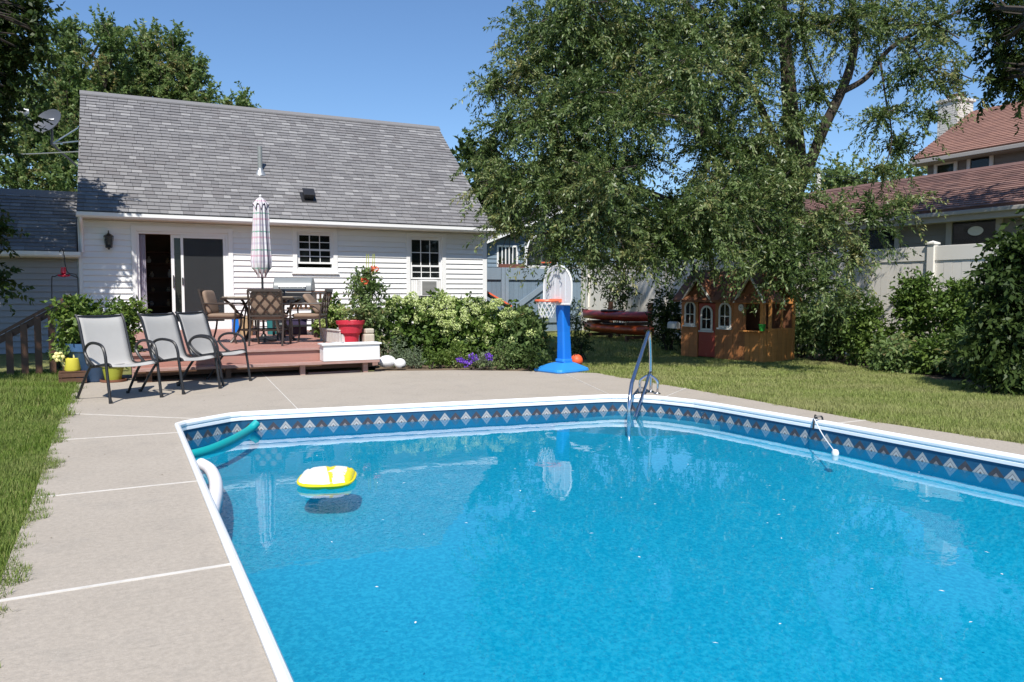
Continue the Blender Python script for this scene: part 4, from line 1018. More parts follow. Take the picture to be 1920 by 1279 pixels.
# pots, tubs and bins under and behind the table
def tub(name, px, py, r, h, mat, label, cat, taper=.85, square=False):
    p = G(px, py, DZ); mb = MB()
    if square:
        t = thing(name, label, cat, p); 
        mb.box(p + Vector((0, 0, h * .46)), (r * 2, r * 1.6, h * .92)); build(mb, 'box', mat, t, bevel=.012)
        mb = MB(); mb.box(p + Vector((0, 0, h * .955)), (r * 2.12, r * 1.72, h * .07)); build(mb, 'lid', mat, t, bevel=.01); return t
    mb.lathe([(r * taper, 0), (r, h * .92), (r * 1.06, h * .93), (r * 1.06, h), (r * .96, h), (r * .93, h * .9), (.01, h * .86)], p, 18)
    return tag(build(mb, name, mat, None, smooth=True, loc=p), label, cat)
tub('blue_bin', 446, 624, .105, .34, M['blueplastic'], 'bright blue plastic bin on the deck between door and table', 'bin', square=True)
tub('wooden_tub', 462, 629, .14, .36, M['tubwood'], 'tan wooden tub on the deck under the table', 'tub')
tub('teal_pot', 511, 627, .11, .30, M['teal'], 'dark teal pot on the deck behind the front chair', 'pot')
tub('storage_bin', 551, 627, .22, .30, M['purple'], 'dark purple lidded storage bin on the deck below the grill', 'bin', square=True)
tub('white_bucket', 478, 627, .10, .27, M['dullwhite'], 'small white bucket on the deck behind the table legs', 'bucket')
tub('grey_pot', 529, 627, .12, .28, M['galv'], 'grey pot on the deck between teal pot and storage bin', 'pot')
tub('brown_basket', 598, 632, .11, .28, M['bronze'], 'dark brown basket on the deck beside the right dining chair', 'basket')

# ================================================================== LEFT CORNER: pots, toy, feeder
bp = Vector((-.34, 11.95, 0))
t = thing('blue_planter', 'large blue glazed planter full of leafy plants behind the leftmost chair', 'planter', bp)
mb = MB(); mb.lathe([(.22, 0), (.24, .02), (.33, .40), (.35, .42), (.355, .52), (.33, .52), (.30, .46), (.01, .45)], bp, 26); build(mb, 'pot', M['bluepot'], t, smooth=True)
mb = MB()
for k in range(8): limb_mb(mb, bp + Vector((random.uniform(-.15, .15), random.uniform(-.15, .15), .45)), bp + Vector((random.uniform(-.4, .4), random.uniform(-.3, .3), random.uniform(.7, 1.0))), .012, .004)
build(mb, 'stem', M['bark'], t, smooth=True)
c = bp + Vector((0.06, 0, .80))
crown_obj('foliage', foliage([((c.x, c.y, c.z), (.45, .36, .30), 260), ((c.x - .25, c.y - .05, c.z + .18), (.28, .25, .22), 90), ((c.x + .34, c.y, c.z + .14), (.26, .25, .20), 90), ((c.x - .3, c.y, c.z - .25), (.2, .2, .25), 60), ((c.x + .3, c.y - .1, c.z - .25), (.14, .2, .25), 60)], LEAF['bright'], 9, .22, .4, .075, .045, .9), LEAF['bright'], t)
yp = Vector((-.13, 11.72, 0))
t = thing('lime_pot', 'yellow green pot on a terracotta saucer under the leftmost chair', 'pot', yp)
mb = MB(); mb.lathe([(.10, .03), (.135, .20), (.145, .20), (.145, .235), (.125, .235), (.12, .20), (.01, .19)], yp, 20); build(mb, 'body', M['lime'], t, smooth=True)
mb = MB(); mb.lathe([(.13, 0), (.16, .005), (.165, .035), (.15, .035), (.14, .015), (.01, .012)], yp, 20); build(mb, 'saucer', M['terracotta'], t, smooth=True)
cr = Vector((-.60, 11.75, 0))
t = thing('low_crate', 'low dark wooden crate under the yellow toy beside the stair railing', 'crate', cr)
for k in range(2):
    for a, b in (((-.16, -.11), (.16, -.095)), ((-.16, .095), (.16, .11))): mb = MB(); mb.b2(cr + Vector((a[0], a[1], .02 + k * .07)), cr + Vector((b[0], b[1], .075 + k * .07))); build(mb, 'slat', M['brown'], t)
mb = MB()
for sx in (-.15, .15):
    for sy in (-.085, .085): mb.b2(cr + Vector((sx - .012, sy - .0095, 0)), cr + Vector((sx + .012, sy + .0095, .15)))
mb.b2(cr + Vector((-.16, -.09, .151)), cr + Vector((.16, .09, .165))); build(mb, 'frame', M['brown'], t)
tp = cr + Vector((0, 0, .166))
t = thing('toy_watering_can', 'pale yellow toy watering can with flower head on the low crate', 'toy', tp)
mb = MB(); mb.lathe([(.09, 0), (.10, .02), (.085, .16), (.07, .17), (.06, .165), (.07, .02)], tp, 18); build(mb, 'body', M['yellow'], t, smooth=True)
mb = MB(); mb.tube(spline([tp + Vector(v) for v in ((.07, 0, .05), (.15, 0, .10), (.12, 0, .28), (.04, 0, .30), (.02, 0, .17))], 4), .016, 8); build(mb, 'handle', M['paleyellow'], t, smooth=True)
mb = MB(); mb.tube([tp + Vector((-.08, 0, .06)), tp + Vector((-.15, -.02, .17))], [.022, .016], 8); build(mb, 'spout', M['paleyellow'], t, smooth=True)
mb = MB(); f0 = tp + Vector((-.155, -.03, .19))
for k in range(6): a = k * math.pi / 3; mb.ball(f0 + Vector((math.cos(a) * .045, -.01, math.sin(a) * .045)), .028, 8, 6, (1, .5, 1))
mb.ball(f0 + Vector((0, -.015, 0)), .024, 8, 6); build(mb, 'flower_rose', M['paleyellow'], t, smooth=True)
# hummingbird feeder on a crook behind the railing
fb = Vector((-1.02, 17.2, 0)); ft = onY(118, 470, 17.2)
t = thing('shepherd_hook', 'thin dark crook stand before the siding of the shaded wing', 'stand', fb)
mb = MB(); mb.tube(spline([(fb.x + .28, fb.y, 0), (fb.x + .28, fb.y, 1.2), (fb.x + .26, fb.y, 1.52), (fb.x + .1, fb.y, 1.60), (ft.x, fb.y, ft.z + .02), (ft.x - .06, fb.y, ft.z - .03)], 6), .010, 6)
mb.tube(spline([(fb.x - .16, fb.y, 0), (fb.x - .16, fb.y, 1.35), (fb.x - .10, fb.y, 1.5), (fb.x + .1, fb.y, 1.54), (fb.x + .28, fb.y, 1.48)], 5), .010, 6); build(mb, 'hook', M['black'], t, smooth=True)
fp = onY(119, 512, 17.2)
t = thing('hummingbird_feeder', 'small red hanging bird feeder before the shaded wing', 'bird feeder', fp)
mb = MB(); mb.tube([(fp.x, fp.y, fp.z + .12), (ft.x - .02, fp.y, ft.z)], .004, 5); build(mb, 'wire', M['grey_metal'], t)
mb = MB(); mb.lathe([(.01, .10), (.045, .11), (.05, .0), (.02, -.03)], fp, 12); build(mb, 'bottle', M['redglass'], t, smooth=True)
mb = MB(); mb.lathe([(.03, -.03), (.085, -.04), (.09, -.065), (.03, -.08)], fp, 14)
for k in range(5): a = k * 1.257; mb.ball(fp + Vector((math.cos(a) * .09, math.sin(a) * .09, -.045)), .022, 8, 6)
build(mb, 'base', M['redglass'], t, smooth=True)

# ================================================================== HOOP, BALL
hb = Vector((5.96, 10.22, 0)); hrz = math.atan2(-.97, .24)
hoop = thing('toy_basketball_hoop', 'blue toy basketball hoop with white backboard on the patio edge', 'basketball hoop', hb, hrz)
def loft(mb, rings):
    n_ = len(rings[0]); V = [p for r_ in rings for p in r_]; F = []
    for j in range(len(rings) - 1):
        for i in range(n_): F.append((j * n_ + i, j * n_ + (i + 1) % n_, (j + 1) * n_ + (i + 1) % n_, (j + 1) * n_ + i))
    F += [tuple(range(n_))[::-1], tuple((len(rings) - 1) * n_ + i for i in range(n_))]; mb.add(V, F); return mb
def rrect(cx, cy, hx, hy, r_, z, n_=5):
    P = []
    for k_, (sx, sy) in enumerate(((1, 1), (-1, 1), (-1, -1), (1, -1))):
        for i in range(n_): a = math.pi / 2 * (k_ + i / (n_ - 1)); P.append((cx + sx * (hx - r_) + r_ * math.cos(a), cy + sy * (hy - r_) + r_ * math.sin(a), z))
    return P
mb = MB(); loft(mb, [rrect(0, -.0, .30, .33, .09, 0), rrect(0, 0, .31, .34, .10, .02), rrect(0, 0, .30, .33, .10, .055), rrect(0, .04, .15, .16, .06, .125), rrect(0, .05, .11, .12, .04, .135)]); build(mb, 'base', M['blueplastic_l'], hoop, world=False, bevel=.006)
mb = MB(); loft(mb, [rrect(0, .06, .105, .105, .035, .13), rrect(0, .06, .085, .09, .03, .17), rrect(0, .045, .075, .08, .03, .6), rrect(0, .02, .088, .09, .03, 1.04)])
build(mb, 'pole', M['blueplastic'], hoop, world=False, bevel=.01)
mb = MB(); loft(mb, [rrect(0, .05, .082, .088, .03, .145), rrect(0, .05, .097, .10, .03, .15), rrect(0, .05, .097, .10, .03, .185), rrect(0, .05, .082, .088, .03, .19)]); build(mb, 'pole_collar', M['blueplastic_l'], hoop, world=False)
arch = [(-.27, 1.02), (.27, 1.02), (.30, 1.10), (.30, 1.30)] + [(.30 * math.cos(a), 1.30 + .30 * math.sin(a)) for a in [math.pi * i / 14 for i in range(1, 14)]] + [(-.30, 1.30), (-.30, 1.10)]
mb = MB(); mb.prism(arch, (0, -.095, 0), (1, 0, 0), (0, 0, 1), (0, 1, 0), .018); bb = build(mb, 'backboard', M['backboard'], hoop, world=False, bevel=.004)
mb = MB(); mb.tube([(a, -.088, b) for a, b in arch], .016, 7, closed=True); build(mb, 'backboard_rim', M['trim'], bb, world=False, smooth=True)
mb = MB()
for u_ in (-.16, -.05, .06, .17): mb.tube([(u_, -.098, 1.06), (u_, -.098, 1.48)], .006, 5)
build(mb, 'rib', M['backboard'], bb, world=False)
mb = MB(); mb.tube([(.165 * math.cos(2 * math.pi * i / 28), -.31 + .165 * math.sin(2 * math.pi * i / 28), 1.075) for i in range(28)], .017, 8, closed=True)
mb.box((0, -.125, 1.075), (.20, .09, .05)); build(mb, 'rim', M['orangerim'], hoop, world=False, smooth=True)
mb = MB(); ns = 12
for k in range(ns):
    for d_ in (1, -1):
        P = []
        for j in range(7):
            v_ = j / 6; a = 2 * math.pi * (k + d_ * v_ * 2.0) / ns; rr = .16 * (1 - .42 * v_) ; P.append((rr * math.cos(a), -.31 + rr * math.sin(a), 1.06 - .24 * v_))
        mb.tube(P, .0035, 4, cap=False)
build(mb, 'net', M['net'], hoop, world=False)
mb = MB(); pb = onD(1081, 676, 12.3) - Vector((0, 0, .10)); mb.ball(pb + Vector((0, 0, .10)), .10, 24, 16)
bo = build(mb, 'orange_ball', M['orange'], None, smooth=True, loc=pb + Vector((0, 0, .10))); tag(bo, 'orange ball lying on the grass behind the blue hoop base', 'ball')
mb = MB()
for k in range(3):
    ax_ = Matrix.Rotation(k * 1.1 + .3, 3, 'X') @ Matrix.Rotation(k * .9, 3, 'Z'); mb.tube([ax_ @ Vector((.1003 * math.cos(2 * math.pi * i / 32), .1003 * math.sin(2 * math.pi * i / 32), 0)) for i in range(32)], .0022, 4, closed=True)
build(mb, 'seam', M['terracotta'], bo, world=False)

# ================================================================== POOL THINGS
A = Vector((5.64, 7.55, 0)); Wt = Vector((4.80, 6.80, 0)); dd = (A - Wt); dd.normalize(); sd_ = Vector((dd.y, -dd.x, 0))
hr = thing('pool_handrail', 'tall steel pool handrail rising from the water at the corner steps', 'handrail', A)
top = onD(1216, 614, 9.05)
mb = MB(); path = spline([A + Vector((0, 0, -.02)), A + Vector((-.01, -.01, .40)), Vector((A.x - .04, A.y - .03, .66)), Vector((A.x - .11, A.y - .10, .74)), Vector((A.x - .19, A.y - .17, .68))], 6) + spline([Vector((Wt.x + .11, Wt.y + .11, .22)), Vector((Wt.x + .02, Wt.y + .02, .06)), Wt + Vector((-.005, -.005, -.10)), Wt + Vector((.02, .02, -.34))], 5)
mb.tube(path, .0215, 12); build(mb, 'handrail', M['steel'], hr, smooth=True)
mb = MB(); mb.tube(spline([A + Vector((0, 0, .245)), A - dd * .10 + Vector((0, 0, .235)), A - dd * .30 + Vector((0, 0, .11)), A - dd * .74 + Vector((0, 0, -.12)), A - dd * .98 + Vector((0, 0, -.27))], 6), .018, 10); build(mb, 'brace', M['steel'], hr, smooth=True)
for s_ in (-1, 1):
    a0 = A - dd * .12 + sd_ * .10 * s_
    mb = MB(); mb.tube(spline([A - dd * .10 + Vector((0, 0, .225)), a0 + Vector((0, 0, .15)), a0 + Vector((0, 0, 0))], 5), .016, 8); build(mb, 'leg', M['steel'], hr, smooth=True)
    mb = MB(); mb.lathe([(.045, 0), (.045, .008), (.022, .022)], a0, 14); build(mb, 'anchor_flange', M['steel'], hr, smooth=True)
mb = MB(); mb.lathe([(.05, 0), (.05, .008), (.026, .024)], A, 14); build(mb, 'anchor_flange', M['steel'], hr, smooth=True)
# noodles
q0, q1, q2, q3, q4 = G(356, 856, WZ), G(395, 846, WZ), G(435, 829, WZ), G(465, 812, WZ), G(482, 797, WZ + .06)
P = spline([q0, q1, q2, q3, q4], 8)
mb = MB(); mb.tube([p + Vector((0, 0, .012 + .012 * (i / len(P)))) for i, p in enumerate(P)], .040, 14)
tag(build(mb, 'pool_noodle', M['noodle'], None, smooth=True, loc=q2), 'teal foam noodle floating in the left pool corner', 'pool noodle')
q = [G(377, 873, WZ), G(394, 884, WZ), G(404, 905, WZ), G(405, 930, WZ), G(400, 955, WZ), G(392, 985, WZ)]
mb = MB(); P = spline(q, 6); mb.tube([p + Vector((0, 0, .014)) for p in P], .045, 14)
tag(build(mb, 'pool_noodle', M['whitefoam'], None, smooth=True, loc=q[2]), 'white foam noodle floating bent along the left pool edge', 'pool noodle')
# float
fc = G(614, 903, WZ); fl = thing('pool_float', 'white and yellow striped inflatable cushion floating in the pool', 'pool float', (fc.x, fc.y, WZ), R(-20))
N1, N2 = 72, 22; V = []; F = []; mi = []
for j in range(N2 + 1):
    ph = -math.pi / 2 + math.pi * j / N2
    for i in range(N1):
        a = 2 * math.pi * i / N1; sp = lambda v, e: math.copysign(abs(v) ** e, v)
        x = sp(math.cos(ph), .55) * sp(math.cos(a), .62) * .188; y = sp(math.cos(ph), .55) * sp(math.sin(a), .62) * .235
        z = sp(math.sin(ph), .8) * .052 * (1 - .18 * (abs(math.sin(x / .205 * math.pi * 1.5)) < .25) ) + .03
        lob = 1 + .035 * abs(math.sin(a * 3)); V.append((x * lob, y * lob, z))
for j in range(N2):
    for i in range(N1):
        F.append((j * N1 + i, j * N1 + (i + 1) % N1, (j + 1) * N1 + (i + 1) % N1, (j + 1) * N1 + i))
        x = V[F[-1][0]][0]; z = V[F[-1][0]][2]
        mi.append(1 if (z < .032 or .0 < x < .055 or x > .135) else 0)
mb = MB(); mb.v = V; mb.f = F; mb.mi = mi; build(mb, 'cushion', [M['floatwhite'], M['floatyellow']], fl, smooth=True, world=False)
mb = MB(); mb.tube([(.196 * math.copysign(abs(math.cos(a)) ** .62, math.cos(a)), .245 * math.copysign(abs(math.sin(a)) ** .62, math.sin(a)), .028) for a in [2 * math.pi * i / 60 for i in range(60)]], .009, 6, closed=True); build(mb, 'seam_welt', M['floatyellow'], fl, smooth=True, world=False)
# tethered thermometer on the right side
h0 = Vector((5.735, 5.12, .022))
th = thing('pool_thermometer', 'small white floating thermometer tied to the right pool rim by a cord', 'thermometer', h0)
fpos = G(1566, 853, WZ)
mb = MB(); mb.tube(spline([h0 + Vector((.02, .03, -.01)), h0 + Vector((-.0, .035, .035)), h0 + Vector((-.045, .0, .03)), h0 + Vector((-.08, -.02, -.02)), h0 + Vector((-.085, -.02, -.08))], 4), .009, 6); mb.tube(spline([h0 + Vector((.02, -.03, -.01)), h0 + Vector((-.0, -.035, .035)), h0 + Vector((-.045, -.0, .03))], 4), .009, 6); build(mb, 'clip', M['black'], th, smooth=True)
mb = MB(); mb.tube(spline([h0 + Vector((-.06, 0, .02)), h0.lerp(fpos, .4) + Vector((-.02, 0, -.02)), fpos + Vector((.01, .02, .03))], 6), .005, 5); build(mb, 'cord', M['trim'], th, smooth=True)
mb = MB(); mb.lathe([(.001, -.05), (.022, -.045), (.028, .0), (.03, .02), (.022, .042), (.004, .048)], fpos, 14); build(mb, 'float', M['trim'], th, smooth=True)
# bits of leaf and petals lying on the water
n_ = 60; P = np.stack([RNG.uniform(.9, 5.4, n_), RNG.uniform(1.6, 6.5, n_), np.full(n_, WZ + .004)], 1)
D = np.stack([RNG.normal(size=n_), RNG.normal(size=n_), np.zeros(n_)], 1)
V, F = leaf_arrays(P, D, RNG.uniform(.012, .03, n_), RNG.uniform(.006, .014, n_), np.tile([0, 0, 1.], (n_, 1)), .05)
lb = link('floating_petals', npmesh('floating_petals', V, F, M['floatwhite'])); tag(lb, 'pale petals and leaf bits scattered over the pool water', 'petals', kind='stuff')

# ================================================================== PLAYHOUSE
PA, PB = Vector((9.40, 11.65, 0)), Vector((9.72, 9.90, 0)); pu = (PB - PA).normalized(); po = (PA + PB) / 2; prz = math.atan2(pu.y, pu.x)
pin = Vector((-pu.y, pu.x, 0)); PLW, PLD = (PB - PA).length, .86
ph = thing('playhouse', 'wooden playhouse with arched white windows, red door and two small gables under the tree', 'playhouse', po, prz)
def pl(px, py):   # where the playhouse front is met, in its own x and z
    d = Vector(ray(px, py)); c = Vector(_C); t = (po - c).dot(pin) / d.dot(pin); q = c + d * t - po; return q.dot(pu), q.z
HWP = PLW / 2
def pbx(name, a, b, mat, parent=None, bevel=0):
    mb = MB(); mb.b2(a, b); return build(mb, name, mat, parent or ph, world=False, bevel=bevel)
xd0, xd1 = pl(1310, 640)[0], pl(1343, 640)[0]; xo0, xo1 = pl(1398, 600)[0], HWP - .09
EZP = 1.08
# front boards (vertical planks), left bay and door surround
nb = 0; x = -HWP
pw = .098
while x < xo0 - .02:
    x2 = min(x + pw, xo0)
    if not (xd0 - .01 < (x + x2) / 2 < xd1 + .01): pbx('plank', (x + .002, -.012 - .003 * (nb % 2), .0), (x2 - .002, .014, EZP), M['cedarmid'])
    x = x2; nb += 1
pbx('door', (xd0, -.008, .03), (xd1, .016, 1.0), M['reddoor'], bevel=.006)
for i in range(1, 3): pbx('door_batten', (xd0 + .02, -.016, .12 + .16 * i), (xd1 - .02, -.009, .16 + .16 * i), M['reddoor'])
while x < HWP - .05:
    x2 = min(x + pw, HWP - .05); pbx('plank', (x + .002, -.012 - .003 * (nb % 2), 0), (x2 - .002, .014, .52), M['cedar']); x = x2; nb += 1
# lower planks, right side and back
for k in range(11):
    y0 = .02 + k * (PLD - .04) / 11; pbx('plank', (HWP - .016, y0 + .002, 0), (HWP + .012 + .003 * (k % 2), y0 + (PLD - .04) / 11 - .002, .54), M['cedar'])
    pbx('plank', (-HWP - .012, y0 + .002, 0), (-HWP + .016, y0 + (PLD - .04) / 11 - .002, EZP), M['cedardark'])
pbx('back_wall', (-HWP, PLD - .03, 0), (HWP, PLD, EZP), M['cedardark'])
pbx('floor', (-HWP + .02, .02, .02), (HWP - .02, PLD - .035, .05), M['cedardark'])
for y_ in (0, PLD): pbx('corner_post', (HWP - .05, y_ - .022, 0), (HWP + .022, y_ + .05, 1.16), M['cedar'], bevel=.004)
pbx('mid_post', (HWP + .0, .50, .55), (HWP + .02, .545, EZP), M['cedar']); pbx('opening_post', (pl(1444, 600)[0] - .02, -.02, .535), (pl(1444, 600)[0] + .02, .02, EZP), M['cedar'])
pbx('counter', (xo0 - .05, -.14, .52), (HWP + .02, .03, .545), M['cedar'], bevel=.006)
pbx('lintel', (xo0 - .03, -.026, 1.0), (HWP + .02, .02, 1.10), M['cedar']); pbx('lintel', (-HWP - .02, -.03, 1.045), (xo0 - .03, -.013, 1.10), M['cedardark']); pbx('side_lintel', (HWP - .02, .05, 1.0), (HWP + .02, PLD - .0, 1.10), M['cedar'])
pbx('side_rail', (HWP - .02, .05, .54), (HWP + .03, PLD - .0, .575), M['cedar'])
# roof: main gable along x with two front gables
ridge, rz_ = PLD / 2, 1.60
mb = MB(); mb.prism([(-.14, 1.05), (ridge, rz_), (PLD + .14, 1.05), (PLD + .14, 1.02), (ridge, rz_ - .03), (-.14, 1.02)], (-HWP - .10, 0, 0), (0, 1, 0), (0, 0, 1), (1, 0, 0), PLW + .20)
prf = build(mb, 'roof', M['cedardark'], ph, world=False)
sl_ = Vector((0, ridge + .14, rz_ - 1.05)); nrm_ = Vector((0, -sl_.z, sl_.y)).normalized(); rows = 9
for j in range(rows):
    o0 = Vector((0, -.14, 1.05)) + sl_ * (j / rows); mb = MB(); x = -HWP - .11
    for c in range(11):
        x2 = x + (PLW + .22) / 11; q = Matrix((Vector((1, 0, 0)), sl_.normalized(), nrm_)).transposed()
        mb.box(o0 + sl_ * (.5 / rows) + nrm_ * (.008 + .004 * ((c + j) % 2)) + Vector(((x + x2) / 2, 0, 0)), (x2 - x - .006, sl_.length / rows * 1.15, .012), q); x = x2
    build(mb, 'shingles', M['cedardark'], prf, world=False)['kind'] = 'stuff'
def gable(xa, xb, xap, zf, zap, back):
    w_ = .055
    mb = MB(); mb.prism([(xa, zf), (xap, zap), (xb, zf)], (0, -.035, 0), (1, 0, 0), (0, 0, 1), (0, 1, 0), .02); build(mb, 'gable_board', M['cedardark'], prf, world=False)
    for (x0_, x1_) in ((xa, xap), (xb, xap)):
        mb = MB(); s_ = 1 if x1_ > x0_ else -1; o = Vector((0, 0, .035))
        P = [Vector((x0_ - s_ * .06, -.10, zf - .05)), Vector((x1_, -.10, zap + .02)), Vector((x1_, back, zap + .02)), Vector((x0_ - s_ * .06, back, zf - .05))]
        mb.add(P + [p + o for p in P], [(0, 1, 2, 3), (4, 7, 6, 5), (0, 4, 5, 1), (1, 5, 6, 2), (2, 6, 7, 3), (3, 7, 4, 0)]); build(mb, 'gable_roof', M['cedardark'], prf, world=False)
        mb = MB(); mb.bar(Vector((x0_ - s_ * .075, -.115, zf - .06)), Vector((x1_ + s_ * .004, -.115 - .002 * s_, zap + .025)), .022, .055, (0, 1, 0)); mb_o = build(mb, 'barge_board', M['dullwhite'], prf, world=False)
g1 = [pl(1291, 560), pl(1337, 560), pl(1314, 527)]; gable(g1[0][0], g1[1][0], g1[2][0], g1[0][1], g1[2][1] + .02, .42)
g2 = [pl(1391, 560), HWP + .02, 0]; gable(g2[0][0], HWP + .03, (g2[0][0] + HWP) / 2 + .02, g1[0][1] + .0, g1[2][1] + .06, .42)
# arched windows
def arched(x0_, x1_, z0_, z1_, yy):
    w_ = (x1_ - x0_) / 2; cx_ = (x0_ + x1_) / 2; zc = z1_ - w_
    def outl(k): return [(x0_ - k + 0, z0_ - k), (x1_ + k, z0_ - k)] + [(cx_ + (w_ + k) * math.cos(a), zc + (w_ + k) * math.sin(a)) for a in [math.pi * i / 12 for i in range(13)]]
    oi, oo = outl(-.035), outl(0); n_ = len(oi); mb = MB()
    V = [(a, yy, b) for a, b in oo] + [(a, yy, b) for a, b in oi] + [(a, yy + .016, b) for a, b in oo] + [(a, yy + .016, b) for a, b in oi]
    F = []
    for i in range(n_):
        j = (i + 1) % n_; F += [(i, j, n_ + j, n_ + i), (2 * n_ + j, 2 * n_ + i, 3 * n_ + i, 3 * n_ + j), (j, i, 2 * n_ + i, 2 * n_ + j), (n_ + i, n_ + j, 3 * n_ + j, 3 * n_ + i)]
    mb.add(V, F); wn = build(mb, 'window', M['dullwhite'], ph, world=False)
    mb = MB(); mb.prism(oi, (0, yy + .0085, 0), (1, 0, 0), (0, 0, 1), (0, 1, 0), .004); build(mb, 'pane', M['pane'], wn, world=False)
    mb = MB(); mb.b2((cx_ - .008, yy + .002, z0_ + .035), (cx_ + .008, yy + .007, z1_ - .035)); build(mb, 'muntin', M['dullwhite'], wn, world=False)
    mb = MB(); zc2 = z0_ + (z1_ - z0_) * .45; mb.b2((x0_ + .035, yy + .0025, zc2 - .008), (x1_ - .035, yy + .0075, zc2 + .008)); build(mb, 'muntin', M['dullwhite'], wn, world=False)
    mb = MB(); mb.b2((x0_ - .02, yy - .03, z0_ - .03), (x1_ + .02, yy + .014, z0_ - .003)); build(mb, 'sill', M['dullwhite'], wn, world=False)
for a, b, c_, d_ in ((1285, 1306, 609, 564), (1315, 1338, 619, 573), (1349, 1373, 614, 567)):
    (xa, za), (xb, zb) = pl(a, c_), pl(b, d_); arched(xa, xb, za, zb, -.032)
# clock face on the wall by the opening
ck = pl(1391, 577); mb = MB(); mb.prism([(.05 * math.cos(2 * math.pi * i / 20), .062 * math.sin(2 * math.pi * i / 20)) for i in range(20)], (ck[0], -.034, ck[1]), (1, 0, 0), (0, 0, 1), (0, 1, 0), .017); clk = build(mb, 'clock', M['dullwhite'], ph, world=False)
for ang, ln in ((.5, .035), (2.2, .024)):
    mb = MB(); mb.bar((ck[0], -.037, ck[1]), (ck[0] + ln * math.cos(ang), -.037, ck[1] + ln * math.sin(ang)), .007, .003, (0, 1, 0)); build(mb, 'clock_hand', M['black'], clk, world=False)
# mailbox at the left corner
mx_ = -HWP - .16; mb = MB(); mb.prism([(-.055, 0), (.055, 0), (.055, .07)] + [(.055 * math.cos(a), .07 + .055 * math.sin(a)) for a in [math.pi * i / 8 for i in range(1, 8)]] + [(-.055, .07)], (mx_ - .10, -.05, .52), (0, 1, 0), (0, 0, 1), (1, 0, 0), .22); build(mb, 'mailbox', M['dullwhite'], ph, world=False)
mb = MB(); mb.b2((mx_ + .11, -.07, .50), (-HWP, -.03, .518)); build(mb, 'mailbox_bracket', M['cedar'], ph, world=False)
gx, gz = pl(1433, 608); gpos = po + pu * gx - pin * .06 + Vector((0, 0, .546))
mb = MB(); mb.lathe([(.042, 0), (.058, .10), (.064, .10), (.064, .115), (.052, .115), (.04, .015)], gpos, 14); tag(build(mb, 'green_bucket', M['green'], None, smooth=True, loc=gpos), 'small green bucket on the playhouse counter', 'bucket')

# ================================================================== KAYAKS ON A RACK
def kayak(name, y0, y1, X, z, mat, label, beam=.58, hgt=.27):
    t = thing(name, label, 'kayak', (X, (y0 + y1) / 2, z), 0, 'kayaks on the rack'); L = y1 - y0; mb = MB(); rings = []
    for i in range(25):
        s_ = i / 24 * 2 - 1; w_ = max(.02, (1 - abs(s_) ** 2.6)) * beam / 2; h0 = hgt * (.14 * abs(s_) ** 3); h1 = hgt * (1 + .05 * abs(s_) ** 2); yy = s_ * L / 2
        rings.append([(w_ * math.cos(a), yy, (h0 + h1) / 2 + (h1 - h0) / 2 * math.sin(a) * (1 if math.sin(a) < 0 else .8)) for a in [2 * math.pi * j / 18 for j in range(18)]])
    loft(mb, rings); build(mb, 'hull', mat, t, smooth=True, world=False, angle=60)
    mb = MB(); mb.tube([(.20 * math.cos(a), .42 * math.sin(a) + .1, hgt * .93) for a in [2 * math.pi * j / 30 for j in range(30)]], .02, 7, closed=True); build(mb, 'cockpit_rim', M['black'], t, smooth=True, world=False)
    mb = MB(); mb.lathe([(.19, 0), (.16, .006), (.01, .008)], (0, .1, hgt * .90), 24, 1, 2.1); build(mb, 'cockpit', M['dark'], t, world=False)
    for s_ in (-1, 1):
        mb = MB(); mb.tube(spline([(0, s_ * (L / 2 - .06), hgt * .9), (0, s_ * (L / 2 + .02), hgt * 1.0), (0, s_ * (L / 2 + .01), hgt * .7)], 4), .014, 6); build(mb, 'carry_loop', M['black'], t, smooth=True, world=False)
    return t
kayak('kayak', 14.72, 17.75, 11.0, .49, M['kayakred'], 'dark red kayak lying on the top of the rack before the fence')
kayak('kayak', 14.62, 17.70, 11.0, .165, M['kayakorange'], 'orange red kayak lying on the lower arms of the rack')
rk = thing('kayak_rack', 'low wooden rack carrying two kayaks before the fence', 'rack', (11.2, 16.2, 0))
for y_ in (15.3, 17.0):
    mb = MB(); mb.b2((11.34, y_ - .045, 0), (11.43, y_ + .045, .95)); build(mb, 'post', M['brown'], rk)
    for z in (.13, .455):
        mb = MB(); mb.b2((10.68, y_ - .035, z - .045), (11.338, y_ + .035, z + .03)); build(mb, 'arm', M['brown'], rk)
    mb = MB(); mb.b2((10.68, y_ - .034, 0), (10.75, y_ + .034, .083)); build(mb, 'foot', M['brown'], rk)

